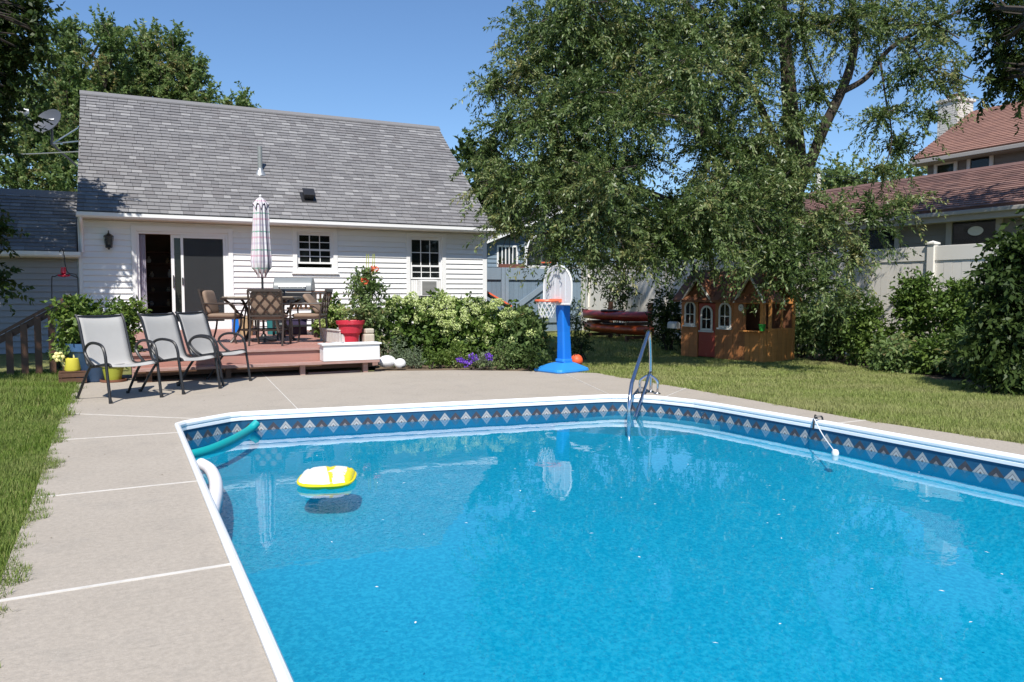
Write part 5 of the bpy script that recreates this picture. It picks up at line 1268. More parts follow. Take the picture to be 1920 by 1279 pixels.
# ================================================================== FENCES
FX = 12.5
fn = thing('vinyl_fence', 'tall beige vinyl privacy fence running along the right side behind the shrubs', 'fence', (FX, 12, 0))
SP = 1.84
for k in range(-3, 8):
    y_ = 8.80 + SP * k
    if y_ > 19.9: break
    pz = 2.02
    mb = MB(); mb.b2((FX - .065, y_ - .065, 0), (FX + .065, y_ + .065, pz)); p_ = build(mb, 'post', M['vinylfence'], fn, bevel=.006)
    mb = MB(); mb.b2((FX - .082, y_ - .082, pz + .001), (FX + .082, y_ + .082, pz + .03)); mb.add([(FX - .08, y_ - .08, pz + .03), (FX + .08, y_ - .08, pz + .03), (FX + .08, y_ + .08, pz + .03), (FX - .08, y_ + .08, pz + .03), (FX, y_, pz + .065)], [(0, 1, 4), (1, 2, 4), (2, 3, 4), (3, 0, 4)]); build(mb, 'cap', M['vinylfence'], p_)
    ya, yb = y_ + .066, y_ + SP - .066
    mb = MB(); mb.b2((FX - .032, ya, 1.74), (FX + .032, yb, 1.99)); pn = build(mb, 'fence_panel', M['vinylfence'], fn, bevel=.006)
    mb = MB(); mb.b2((FX - .03, ya, .05), (FX + .03, yb, .20)); build(mb, 'bottom_rail', M['vinylfence'], pn)
    nbd = 11; wbd = (yb - ya) / nbd
    for i in range(nbd):
        mb = MB(); mb.b2((FX - .014 - .002 * (i % 2), ya + i * wbd + .0025, .195), (FX + .012, ya + (i + 1) * wbd - .0025, 1.745)); build(mb, 'board', M['vinylfence'], pn)
GY = 20.2
gt = thing('wooden_gate', 'blue grey wooden gate with boards and diagonal brace between house and fence', 'gate', (10.5, GY, 0))
gz = 1.92
for i in range(27):
    X = 8.62 + i * .142
    mb = MB(); mb.b2((X, GY, .05), (X + .137, GY + .02, gz - .02 + random.uniform(-.006, .006))); build(mb, 'board', M['gateblue'], gt)
for z0_, z1_ in ((1.56, 1.90), (.30, .44)):
    for a, b in ((8.62, 9.74), (9.98, 12.42)): mb = MB(); mb.b2((a, GY - .05, z0_), (b, GY - .003, z1_)); build(mb, 'rail', M['gateframe'], gt, bevel=.004)
for X in (9.75, 9.87):
    mb = MB(); mb.b2((X, GY - .075, 0), (X + .105, GY - .002, 1.905)); build(mb, 'stile', M['gateframe'], gt, bevel=.004)
for a, b in (((10.2, 1.0), (11.4, 1.54)), ((8.7, 1.50), (9.6, .95))):
    a3, b3 = Vector((a[0], GY - .03, a[1] - .25)), Vector((b[0], GY - .03, b[1])); mb = MB(); mb.bar(a3, b3, .045, .15, (0, 0, 1)); build(mb, 'brace', M['gateframe'], gt)
sl2 = thing('leaning_plank', 'orange topped dark plank leaning between house corner and gate', 'plank', (8.8, 19.9, 0))
a3, b3 = onY(918, 552, 19.9), onY(942, 566, 19.9)
mb = MB(); mb.bar(a3 + Vector((-.2, 0, .11)), b3 + Vector((.25, 0, -.13)), .20, .05); build(mb, 'board', M['orangerim'], sl2)
mb = MB(); mb.bar(a3 + Vector((-.2, 0, .06)), b3 + Vector((.25, 0, -.18)), .22, .045); build(mb, 'frame', M['dark'], sl2)

# ================================================================== BEHIND THE GATE: neighbour's blue house and a backboard
NY = 27.0
nb_ = thing('blue_grey_house', 'blue grey house with white barred window seen over the gate', 'house', (14, NY, 0))
a = onY(917, 470, NY); bx_ = onY(985, 440, NY)
mb = MB(); mb.b2((a.x - .1, NY, 0), (20.5, NY + 6, 3.05)); nwall = build(mb, 'wall', M['gateblue'], nb_)
siding(nwall, a.x - .08, 20.4, NY, 1.2, 3.0, .16, [(onY(934, 480, NY).x, onY(967, 480, NY).x, onY(950, 497, NY).z, onY(950, 464, NY).z)], M['gateblue'])
mb = MB(); apx = bx_.x + 1.6; mb.prism([(a.x - .5, 2.9), (apx + 1.4, 4.9), (21, 2.9), (21, 3.02), (apx + 1.4, 5.04), (a.x - .5, 3.03)], (0, NY - .35, 0), (1, 0, 0), (0, 0, 1), (0, 1, 0), 6.6); build(mb, 'roof', SHM[0], nb_)
mb = MB(); mb.prism([(a.x, 3.02), (apx + 1.4, 4.9), (20.5, 3.02)], (0, NY + .02, 0), (1, 0, 0), (0, 0, 1), (0, 1, 0), .1); build(mb, 'gable', M['gateblue'], nb_)
mb = MB(); mb.bar((a.x - .5, NY - .37, 2.98), (apx + 1.4, NY - .37, 4.98), .03, .10); build(mb, 'rake_board', M['trim'], nb_)
wa, wb_ = onY(934, 497, NY), onY(967, 464, NY)
mb = MB(); mb.b2((wa.x, NY - .02, wa.z), (wb_.x, NY + .03, wb_.z)); wn = build(mb, 'window', M['pane'], nb_)
mb = MB()
for p0, p1 in (((wa.x - .07, wa.z - .07), (wa.x, wb_.z + .07)), ((wb_.x, wa.z - .07), (wb_.x + .07, wb_.z + .07)), ((wa.x, wb_.z), (wb_.x, wb_.z + .07)), ((wa.x, wa.z - .07), (wb_.x, wa.z))): mb.b2((p0[0], NY - .05, p0[1]), (p1[0], NY - .003, p1[1]))
build(mb, 'frame', M['trim'], wn)
for i in range(1, 5):
    X = wa.x + (wb_.x - wa.x) * i / 5; mb = MB(); mb.b2((X - .022, NY - .045, wa.z), (X + .022, NY - .022, wb_.z)); build(mb, 'bar', M['trim'], wn)
ra, rb = onY(935, 510, NY - .1), onY(988, 496, NY - .1)
mb = MB(); mb.b2((ra.x, NY - .2, ra.z - .6), (rb.x + .2, NY - .06, rb.z)); build(mb, 'brown_panel', M['rust'], nb_)
for pxq in (985, 1000, 1015, 1030):
    q0_ = onY(pxq, 497, NY - .4); mb = MB(); mb.b2((q0_.x - .03, NY - .43, q0_.z), (q0_.x + .03, NY - .37, q0_.z + .85)); build(mb, 'porch_baluster', M['trim'], nb_)
q0_, q1_ = onY(985, 500, NY - .4), onY(1048, 496, NY - .4)
mb = MB(); mb.b2((q0_.x, NY - .45, q0_.z - .1), (q1_.x, NY - .35, q0_.z + .02)); build(mb, 'porch_rail', M['trim'], nb_)
BY = 22.5
bc = onY(1016, 470, BY)
bk = thing('full_size_backboard', 'fan shaped clear basketball backboard with white rim beyond the gate, half hidden by leaves', 'basketball hoop', (bc.x, BY, 0))
bl, br_, bt, bb_ = onY(987, 470, BY).x, onY(1044, 470, BY).x, onY(1016, 441, BY).z, onY(1016, 500, BY).z
cxb = (bl + br_) / 2; hwb = (br_ - bl) / 2; hb_ = bt - bb_
arch = [(-hwb, 0), (hwb, 0), (hwb * 1.0, hb_ * .35)] + [(hwb * math.cos(a), hb_ * .40 + hb_ * .60 * math.sin(a)) for a in [math.pi * i / 14 for i in range(1, 14)]] + [(-hwb, hb_ * .35)]
mb = MB(); mb.prism(arch, (cxb, BY, bb_), (1, 0, 0), (0, 0, 1), (0, 1, 0), .02); build(mb, 'board', M['pane'], bk)
mb = MB(); mb.tube([(cxb + a, BY + .01, bb_ + b) for a, b in arch], .035, 6, closed=True); build(mb, 'rim_frame', M['trim'], bk)
mb = MB(); mb.tube([(cxb, BY + .25, 0), (cxb, BY + .25, bb_ + .3), (cxb, BY + .03, bb_ + .4)], .05, 8); build(mb, 'pole', M['black'], bk)
mb = MB(); mb.tube([(cxb + .22 * math.cos(2 * math.pi * i / 24), BY - .28 + .22 * math.sin(2 * math.pi * i / 24), bb_ + .12) for i in range(24)], .014, 6, closed=True); build(mb, 'hoop_ring', M['orangerim'], bk)

# ================================================================== RIGHT NEIGHBOUR: garage and two storey house
GX = 16.0; GEZ = 3.0; GRX, GRZ = 18.5, 4.14
ga = thing('neighbour_garage', 'low taupe neighbour building with brown shingle roof behind the beige fence', 'building', (GX + .4, 11, 0))
Y0, Y1 = 4.0, 17.0
mb = MB(); mb.b2((GX + .42, Y0 + .15, 0), (21.0, Y1 - .15, 2.9)); gw = build(mb, 'wall', M['nsiding'], ga)
wA, wB = onX(1615, 470, GX + .4), onX(1680, 428, GX + .4); dA, dB = onX(1785, 470, GX + .4), onX(1870, 405, GX + .4)
z = .4
while z < 2.85:   # lap boards between the openings
    for a, b in ((Y0 + .16, min(dA.y, dB.y) - .14), (max(dA.y, dB.y) + .14, min(wA.y, wB.y) - .12), (max(wA.y, wB.y) + .12, Y1 - .16)):
        mb = MB(); mb.prism([(0, z), (-.02, z), (-.003, min(z + .16, 2.88)), (0, min(z + .16, 2.88))], (GX + .42, a, 0), (1, 0, 0), (0, 0, 1), (0, 1, 0), b - a); build(mb, 'siding_board', M['nsiding'], gw)
    z += .16
mb = MB(); mb.prism([(GX, GEZ), (GRX, GRZ), (21.3, 2.86), (21.3, 2.76), (GRX, GRZ - .1), (GX, GEZ - .09)], (0, Y0, -.012), (1, 0, 0), (0, 0, 1), (0, 1, 0), Y1 - Y0); grf = build(mb, 'roof', [BSHM[0]], ga)
gv = Vector((GRX - GX, 0, GRZ - GEZ)); GL = gv.length; gv.normalize()
shingles(grf, (GX - .02, Y1, GEZ - .02), (0, -1, 0), gv, (-gv.z, 0, gv.x), Y1 - Y0, GL, .14, .32, BSHM, 260, RNG, 5)
mb = MB(); mb.b2((GX + .01, Y0, GEZ - .28), (GX + .035, Y1, GEZ - .06)); build(mb, 'fascia', M['nframe'], grf)
mb = MB(); mb.b2((GX - .09, Y0, GEZ - .16), (GX + .008, Y1, GEZ - .07)); build(mb, 'gutter', M['nframe'], grf, bevel=.015)
mb = MB(); mb.b2((GX + .036, Y0, GEZ - .27), (GX + .415, Y1, GEZ - .24)); build(mb, 'soffit', M['nframe'], grf)
mb = MB(); mb.prism([(-.13, -.07), (0, .05), (.13, -.07), (.13, -.1), (0, .02), (-.13, -.1)], (GRX, Y0, GRZ), (1, 0, 0), (0, 0, 1), (0, 1, 0), Y1 - Y0); build(mb, 'ridge_cap', BSHM[3], grf)
def xwin(parent, A_, B_, X, zb, name, mf, nmull=0, f=.12, pane='pane'):
    ya, yb, zt = min(A_.y, B_.y), max(A_.y, B_.y), max(A_.z, B_.z)
    mb = MB()
    for p0, p1 in (((ya - f, zb - f), (ya, zt + f)), ((yb, zb - f), (yb + f, zt + f)), ((ya, zt), (yb, zt + f)), ((ya, zb - f), (yb, zb))): mb.b2((X - .05, p0[0], p0[1]), (X + .012, p1[0], p1[1]))
    wn = build(mb, name, mf, parent, bevel=.004)
    mb = MB(); mb.b2((X - .012, ya, zb), (X + .004, yb, zt)); build(mb, pane, M['pane'], wn)
    for i in range(nmull): y_ = ya + (yb - ya) * (i + 1) / (nmull + 1); mb = MB(); mb.b2((X - .03, y_ - .025, zb), (X - .0125, y_ + .025, zt)); build(mb, 'mullion', mf, wn)
    return wn
xwin(ga, wA, wB, GX + .40, 1.9, 'window', M['nframe'])
dr = xwin(ga, dA, dB, GX + .40, .25, 'door', M['nframe'], 0, .13, 'door_panel')
sc_ = onX(1829, 433, GX + .38); mb = MB(); mb.prism([(.17 * math.cos(2 * math.pi * i / 24), .10 * math.sin(2 * math.pi * i / 24)) for i in range(24)], (GX + .375, sc_.y, sc_.z), (0, 1, 0), (0, 0, 1), (1, 0, 0), .012); build(mb, 'oval_plaque', M['dullwhite'], dr, bevel=.004)
UX, UEZ, URX, URZ = 22.0, 5.3, 25.0, 7.1; UY0, UY1 = 4.0, 16.35
up_ = thing('two_storey_house', 'taller neighbour house with pinkish red shingle roof beyond the low brown roof', 'house', (UX + .4, 10, 0))
mb = MB(); mb.b2((UX + .42, UY0, 0), (28, UY1 - .3, 5.25)); uw = build(mb, 'wall', M['nsiding'], up_)
mb = MB(); mb.prism([(UX + .42, 5.24), (URX, URZ - .25), (28, 5.24)], (0, UY1 - .42, 0), (1, 0, 0), (0, 0, 1), (0, 1, 0), .118); build(mb, 'gable', M['nsiding'], up_)
mb = MB(); mb.prism([(UX, UEZ), (URX, URZ), (28.3, 5.1), (28.3, 5.0), (URX, URZ - .1), (UX, UEZ - .1)], (0, UY0, -.012), (1, 0, 0), (0, 0, 1), (0, 1, 0), UY1 - UY0); urf = build(mb, 'roof', [RSHM[0]], up_)
uv_ = Vector((URX - UX, 0, URZ - UEZ)); UL = uv_.length; uv_.normalize()
shingles(urf, (UX - .02, UY1, UEZ - .02), (0, -1, 0), uv_, (-uv_.z, 0, uv_.x), UY1 - UY0, UL, .14, .33, RSHM, 120, RNG, 9)
mb = MB(); mb.b2((UX - .09, UY0, UEZ - .18), (UX + .008, UY1, UEZ - .06)); build(mb, 'gutter', M['nframe'], urf, bevel=.015)
mb = MB(); mb.b2((UX + .009, UY0, UEZ - .20), (UX + .415, UY1, UEZ - .13)); build(mb, 'soffit', M['nframe'], urf)
z = 2.8
while z < 5.1:
    a, b = UY0 + .01, UY1 - .32; mb = MB(); mb.prism([(0, z), (-.02, z), (-.003, z + .16), (0, z + .16)], (UX + .42, a, 0), (1, 0, 0), (0, 0, 1), (0, 1, 0), b - a); build(mb, 'siding_board', M['nsiding'], uw); z += .16
xwin(up_, onX(1758, 328, UX + .39), onX(1790, 306, UX + .39), UX + .39, 4.35, 'window', M['dullwhite'], 0, .10)
xwin(up_, onX(1820, 320, UX + .39), onX(1857, 292, UX + .39), UX + .39, 4.35, 'window', M['dullwhite'], 0, .10)
cb = Vector((24.7, 16.75, 0)); ct = 7.42
mb = MB(); mb.b2((cb.x - .40, cb.y - .34, 0), (cb.x + .40, cb.y + .34, ct - .02)); chm = build(mb, 'chimney', M['chimney'], up_)
mb = MB(); z = 5.4; r_ = 0
while z < ct:
    n_ = 4
    for side in range(4):
        for i in range(n_):
            u0 = -.40 + .80 * (i + (.0 if r_ % 2 else -.5) ) / n_ + .004; u1 = u0 + .80 / n_ - .012; u0, u1 = max(u0, -.41), min(u1, .41); e = random.uniform(.006, .014)
            if side == 0: mb.b2((cb.x - .40 - e, cb.y + u0 * .85, z), (cb.x - .398, cb.y + u1 * .85, z + .063))
            elif side == 1: mb.b2((cb.x + u0, cb.y - .34 - e, z), (cb.x + u1, cb.y - .338, z + .063))
    z += .073; r_ += 1
bo_ = build(mb, 'bricks', M['chimney'], chm); bo_['kind'] = 'stuff'
mb = MB(); mb.b2((cb.x - .46, cb.y - .40, ct - .02), (cb.x + .46, cb.y + .40, ct + .08)); build(mb, 'chimney_crown', M['chimney'], chm, bevel=.02)
mb = MB(); mb.lathe([(.24, ct + .08), (.25, ct + .24), (.18, ct + .25)], (cb.x, cb.y, 0), 14); build(mb, 'flue_tile', M['terracotta'], chm, smooth=True)
mb = MB(); mb.lathe([(.12, ct + .25), (.12, ct + .48), (.20, ct + .50), (.20, ct + .56), (.12, ct + .58), (.12, ct + .66), (.17, ct + .68), (.02, ct + .76)], (cb.x, cb.y, 0), 14); build(mb, 'metal_cap', M['steel'], chm, smooth=True)
# power lines over the gap between tree and garage, pole behind the tree
for dz_ in (0, .22):
    a_, b_ = onD(1380, 285 + dz_ * 20, 34), onD(1760, 345 + dz_ * 20, 27)
    mb = MB(); mb.tube([a_.lerp(b_, i / 12) - Vector((0, 0, .3 * math.sin(math.pi * i / 12))) for i in range(13)], .012, 4); tag(build(mb, 'power_line', M['black'], None, loc=a_), 'upper thin power line crossing the sky right of the tree' if dz_ == 0 else 'lower thin power line crossing the sky right of the tree', 'cable')
q = onD(1535, 345, 24); mb = MB(); mb.tube([(q.x, q.y, 0), (q.x, q.y, q.z + .4)], .07, 8); tag(build(mb, 'pale_pole', M['dullwhite'], None, smooth=True, loc=(q.x, q.y, 0)), 'thin pale pole standing behind the large tree left of the brown roof', 'pole')

# ================================================================== VEGETATION
def B(px, py, D, r, n, ry=None):
    c = onD(px, py, D); return ((c.x, c.y, c.z), r if hasattr(r, '__len__') else (r, r, r), n)
# garden bed between patio, deck and house
tag(filled([(3.40, 11.50), (4.6, 11.08), (5.6, 10.40), (5.75, 10.9), (6.7, 13.0), (8.4, 18.4), (3.62, 18.4), (3.62, 12.1)], None, -.012, 'garden_bed', M['soil']), kind='structure')

tag(filled([(11.0, 11.0), (10.75, 9.6), (10.45, 8.2), (10.0, 6.6), (9.35, 5.5), (9.1, 3.0), (12.45, 3.0), (12.45, 11.4)], None, -.014, 'shrub_shade_bed', M['bed']), kind='structure')  # dark sheet laid for the shade beneath the shrubs
# ---- the large tree
dens = lambda r, k=1.: int(175 * r * r * k) + 9
big = []
for px, py, D, r, k in [(1010, 60, 13.0, .72, 1), (1085, 15, 12.6, .85, 1), (985, 135, 13.0, .50, 1), (925, 160, 12.6, .34, 1), (1080, 130, 12.7, .80, 1), (1180, 55, 13.2, .92, 1), (1290, 40, 13.0, .92, 1), (1400, 40, 13.2, .85, 1),
    (950, 235, 12.7, .48, 1), (1040, 225, 12.5, .78, 1), (1150, 195, 12.4, .86, 1), (1270, 165, 12.8, .82, 1), (1385, 155, 12.8, .78, .65), (915, 285, 12.4, .26, 1), (945, 340, 12.4, .46, 1), (1030, 345, 12.2, .74, 1), (1130, 310, 12.4, .70, 1), (1195, 300, 13.4, .40, .8),
    (1350, 275, 12.6, .74, 1), (1425, 255, 13.0, .55, .45), (1375, 370, 12.2, .80, 1.1), (1250, 418, 12.2, .66, 1.1), (1140, 400, 12.1, .70, 1.1), (1045, 440, 12.0, .52, 1), (960, 420, 12.6, .36, 1), (1310, 435, 12.0, .50, 1.1), (1450, 400, 12.3, .66, .8), (1490, 490, 11.4, .50, 1.1), (1540, 525, 11.0, .32, 1), (1455, 470, 11.5, .36, 1.1), (1350, 450, 11.7, .26, 1), (1190, 472, 12.1, .44, 1), (1100, 470, 12.0, .34, 1), (1270, 390, 12.8, .35, .8),
    (1500, 40, 13.4, .62, 1), (1585, 30, 13.2, .60, .9), (1530, 170, 13.2, .36, .8), (1480, 220, 13.2, .44, .8), (1490, 320, 12.8, .46, .9), (1550, 400, 12.3, .46, .9), (1520, 450, 12.0, .42, 1), (1630, 400, 12.4, .38, .9), (1700, 370, 12.4, .28, .5), (1600, 470, 12.0, .36, .7),
    (1660, 40, 13.2, .58, .95), (1750, 50, 13.2, .58, .8), (1710, 130, 13.0, .42, .9), (1785, 140, 13.1, .34, .7), (1650, 215, 12.8, .34, .8), (1690, 270, 12.8, .28, .9), (1655, 315, 12.8, .20, .5), (1740, 215, 12.9, .24, .5),
    (1010, 190, 14.2, .6, .6), (1110, 60, 14.5, .8, .7), (1250, 90, 14.6, .6, .6), (1400, 90, 14.6, .8, .7), (1330, 410, 13.8, .7, .6), (1200, 215, 11.3, .62, .7), (1130, 330, 11.5, .55, .7), (1290, 110, 11.2, .66, .7), (1320, 390, 11.6, .45, .8), (1100, 180, 11.6, .55, .6), (1170, 110, 14.3, .8, .5), (1330, 220, 14.5, .8, .6), (1060, 300, 14.2, .7, .6), (1200, 430, 14.0, .6, .6), (1420, 330, 14.2, .8, .7), (1420, 440, 13.6, .5, .8),
    (1050, -110, 13.0, .8, .7), (1200, -140, 13.2, 1.1, .6), (1380, -140, 13.4, 1.1, .6), (1560, -120, 13.4, 1.0, .6), (1740, -80, 13.4, .8, .6), (1300, -330, 13.6, 1.2, .5), (1500, -320, 13.6, 1.2, .5)]:
    big.append(B(px, py, D + random.uniform(-.35, .35), (r, r, r * .9), dens(r, k)))
tb0 = Vector((10.9, 12.35, 0))
bt = tree('large_tree', 'very large leafy tree with drooping sprays spreading over the playhouse and lawn', tb0, (10, 12, 6), .24, big, LEAF['elm'], k=60, length=.78, droop=.40, L=.078, W=.027, spread=.75, dirup=.12, limbs=False,
          trunk_path=[tb0, onD(1455, 480, 14.6), onD(1490, 350, 14.6), onD(1480, 180, 14.4), onD(1470, 60, 14.2), onD(1450, -120, 14.2)])
mb = MB()
def lim(P, r0, r1, n_=8):
    Q = spline(P, 5); mb.tube(Q, [r0 + (r1 - r0) * i / (len(Q) - 1) for i in range(len(Q))], n_)
lim([onD(1480, 400, 14.5), onD(1515, 315, 13.9), onD(1545, 240, 13.6), onD(1580, 165, 13.5), onD(1600, 100, 13.5), onD(1600, 20, 13.4), onD(1590, -60, 13.3)], .11, .05)
lim([onD(1583, 170, 13.5), onD(1625, 145, 13.4), onD(1670, 90, 13.3), onD(1740, 50, 13.2), onD(1800, 20, 13.2)], .055, .02)
lim([onD(1560, 205, 13.5), onD(1530, 150, 13.5), onD(1500, 60, 13.4)], .035, .012); lim([onD(1512, 320, 13.8), onD(1505, 250, 13.6), onD(1500, 190, 13.5)], .03, .01)
lim([onD(1535, 270, 13.6), onD(1528, 225, 13.5), onD(1535, 180, 13.5)], .025, .008)
lim([onD(1650, 110, 13.3), onD(1660, 180, 13.0), onD(1672, 260, 12.8), onD(1655, 330, 12.8)], .022, .006); lim([onD(1700, 70, 13.2), onD(1740, 130, 13.0), onD(1780, 190, 12.9)], .022, .006)
lim([onD(1483, 380, 14.5), onD(1380, 300, 13.6), onD(1240, 200, 13.0), onD(1100, 140, 12.8), onD(1000, 110, 12.9)], .09, .02)
lim([onD(1478, 420, 14.5), onD(1330, 400, 13.3), onD(1180, 350, 12.7), onD(1040, 330, 12.4), onD(940, 320, 12.4)], .08, .015)
lim([onD(1482, 330, 14.4), onD(1400, 150, 13.6), onD(1300, 20, 13.2), onD(1200, -80, 13.2)], .08, .02)
lim([onD(1470, 440, 14.4), onD(1420, 440, 13.0), onD(1370, 470, 12.0), onD(1330, 510, 11.8)], .05, .01); lim([onD(1480, 420, 14.3), onD(1500, 440, 12.6), onD(1520, 500, 11.3)], .05, .01)
lim([onD(1240, 210, 13.0), onD(1150, 60, 12.8), onD(1080, -20, 12.7)], .04, .01); lim([onD(1180, 350, 12.7), onD(1150, 430, 12.2), onD(1100, 490, 12.0)], .03, .008); lim([onD(1250, 380, 13.0), onD(1240, 450, 12.2), onD(1190, 500, 12.1)], .03, .008)
for b in big:
    c = Vector(b[0])
    for _ in range(4):
        d = Vector((random.gauss(0, 1), random.gauss(0, 1), random.gauss(0, .7))).normalized() * b[1][0]
        Q = [c - d * .9, c - d * .2 + Vector((0, 0, .05)), c + d * .9 + Vector((0, 0, -.1))]; mb.tube(Q, [.011, .008, .004], 4)
build(mb, 'limbs', M['bark'], bt, smooth=True)

# ---- trees behind the house on the left
TL = 'trees behind the house'
tree('maple_tree', 'bushy green tree with two pointed tops behind the left roof corner and dish', onD(130, 560, 28).to_tuple()[:2] + (0,), (onD(130, 200, 28).x, onD(130, 200, 28).y, 6), .22,
     [B(125, 110, 28, (.9, .9, 1.2), 90), B(128, 65, 28, (.35, .35, .6), 24), B(95, 180, 28, 1.2, 120), B(165, 170, 28, 1.1, 110), B(60, 240, 27.5, 1.3, 130), B(130, 270, 27.5, 1.4, 150), B(40, 330, 27, 1.2, 110), B(110, 350, 27, 1.2, 110), B(205, 85, 28, (.6, .6, 1.0), 60), B(205, 55, 28.5, (.35, .35, .5), 22), B(195, 160, 28.5, 1.1, 90)], LEAF['mid'], 44, 1.0, .1, .145, .085, TL, dirup=.6, pw=.6)
tree('maple_tree', 'bushy green tree with spiky top right of centre behind the grey roof', onD(300, 560, 30).to_tuple()[:2] + (0,), (onD(300, 200, 30).x, onD(300, 200, 30).y, 6), .22,
     [B(275, 110, 30, (.8, .8, 1.2), 80), B(275, 75, 30, (.35, .35, .6), 24), B(325, 110, 30, (.7, .7, 1.2), 70), B(328, 80, 30, (.3, .3, .6), 22), B(250, 160, 30, 1.1, 90), B(300, 180, 30, 1.3, 120), B(350, 165, 30, .8, 70), B(372, 138, 30, (.55, .4, .25), 22), B(380, 185, 30, .45, 24), B(345, 120, 30, .5, 30), B(230, 215, 30, 1.2, 80)], LEAF['mid'], 44, 1.0, .1, .145, .085, TL, dirup=.6, pw=.6)
tree('maple_tree', 'top of a small tree just showing over the middle of the grey ridge', onD(445, 560, 36).to_tuple()[:2] + (0,), (onD(445, 230, 36).x, onD(445, 230, 36).y, 7), .18, [B(445, 210, 36, (.7, .7, .9), 45), B(432, 198, 36, (.25, .25, .4), 14), B(460, 195, 36, (.22, .22, .4), 14)], LEAF['mid'], 22, .8, .1, .20, .11, TL, dirup=.5)
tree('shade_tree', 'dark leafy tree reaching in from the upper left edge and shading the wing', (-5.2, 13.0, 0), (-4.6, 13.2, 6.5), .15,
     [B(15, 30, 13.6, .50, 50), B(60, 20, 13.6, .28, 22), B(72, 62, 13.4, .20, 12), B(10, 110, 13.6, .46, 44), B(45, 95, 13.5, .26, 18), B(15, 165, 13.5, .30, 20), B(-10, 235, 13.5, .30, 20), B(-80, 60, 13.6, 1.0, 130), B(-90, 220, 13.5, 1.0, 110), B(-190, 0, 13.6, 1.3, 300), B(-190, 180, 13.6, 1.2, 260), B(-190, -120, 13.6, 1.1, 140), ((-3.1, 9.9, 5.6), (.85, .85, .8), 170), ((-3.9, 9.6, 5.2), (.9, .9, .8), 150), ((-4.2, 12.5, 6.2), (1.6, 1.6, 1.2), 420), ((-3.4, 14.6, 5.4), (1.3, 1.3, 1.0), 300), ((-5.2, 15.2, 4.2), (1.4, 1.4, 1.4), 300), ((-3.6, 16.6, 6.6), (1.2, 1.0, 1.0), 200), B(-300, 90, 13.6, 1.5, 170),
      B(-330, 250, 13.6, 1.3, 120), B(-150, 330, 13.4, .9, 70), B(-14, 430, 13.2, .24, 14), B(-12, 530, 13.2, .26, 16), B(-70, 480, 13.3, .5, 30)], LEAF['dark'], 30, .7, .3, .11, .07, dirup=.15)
# ---- trees far right
tree('shade_tree', 'dark leafy tree reaching down from the upper right corner above the chimney house', (12.6, 6.4, 0), (12.2, 6.6, 6.2), .18,
     [B(1900, 40, 14, .55, 50), B(1860, 20, 14, .36, 26), B(1905, 125, 14, .42, 34), B(1875, 150, 14, .26, 16), B(1880, 90, 14, .35, 24), B(1990, 80, 14, .9, 90), B(1960, -60, 14, .9, 90), B(1850, -60, 14, .6, 50), B(1925, 170, 14, .2, 12)], LEAF['dark'], 34, .6, .35, .10, .05, dirup=.1)
GB = 'trees beyond the gate and fence'
for i, (pts, lab, lf) in enumerate([
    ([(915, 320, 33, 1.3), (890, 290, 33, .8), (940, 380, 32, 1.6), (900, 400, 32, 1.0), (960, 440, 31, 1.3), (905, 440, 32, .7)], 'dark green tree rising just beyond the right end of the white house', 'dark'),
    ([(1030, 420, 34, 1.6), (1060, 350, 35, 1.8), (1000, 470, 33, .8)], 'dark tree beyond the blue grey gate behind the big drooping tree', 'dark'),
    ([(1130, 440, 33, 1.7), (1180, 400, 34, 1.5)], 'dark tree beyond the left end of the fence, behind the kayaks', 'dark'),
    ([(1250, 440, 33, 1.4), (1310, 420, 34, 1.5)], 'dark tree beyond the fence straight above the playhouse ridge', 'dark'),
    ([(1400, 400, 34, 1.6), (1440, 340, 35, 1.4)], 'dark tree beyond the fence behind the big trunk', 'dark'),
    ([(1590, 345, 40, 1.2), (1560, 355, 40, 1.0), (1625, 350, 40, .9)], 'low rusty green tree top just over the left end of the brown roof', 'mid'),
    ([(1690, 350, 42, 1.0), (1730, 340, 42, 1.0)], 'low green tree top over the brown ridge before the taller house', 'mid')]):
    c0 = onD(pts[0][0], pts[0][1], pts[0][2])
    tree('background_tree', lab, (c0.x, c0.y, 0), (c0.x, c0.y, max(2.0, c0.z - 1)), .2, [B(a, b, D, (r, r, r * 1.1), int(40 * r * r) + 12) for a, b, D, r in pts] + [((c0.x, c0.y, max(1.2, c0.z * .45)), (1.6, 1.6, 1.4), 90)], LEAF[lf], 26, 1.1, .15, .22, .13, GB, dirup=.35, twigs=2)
# far wood all round, one mass
n_ = 5200; ang = RNG.uniform(-1.9, 2.4, n_); rad = RNG.uniform(62, 80, n_); hgt = RNG.uniform(0, 1, n_) ** .8 * (5.2 + 1.6 * np.sin(ang * 23) + 1.0 * np.sin(ang * 61 + 2))
P = np.stack([rad * np.sin(ang + .4), rad * np.cos(ang + .4), hgt], 1)
Vw = RNG.normal(size=(n_, 3)) + np.array([0, 0, .4])
V, F, T = spray_leaves(P, Vw, 1.6, .15, 9, .75, .5)
dw = link('distant_wood', npmesh('distant_wood', V, F, LEAF['dark'], T)); tag(dw, 'distant band of dark trees beyond the houses', 'woods', kind='stuff')

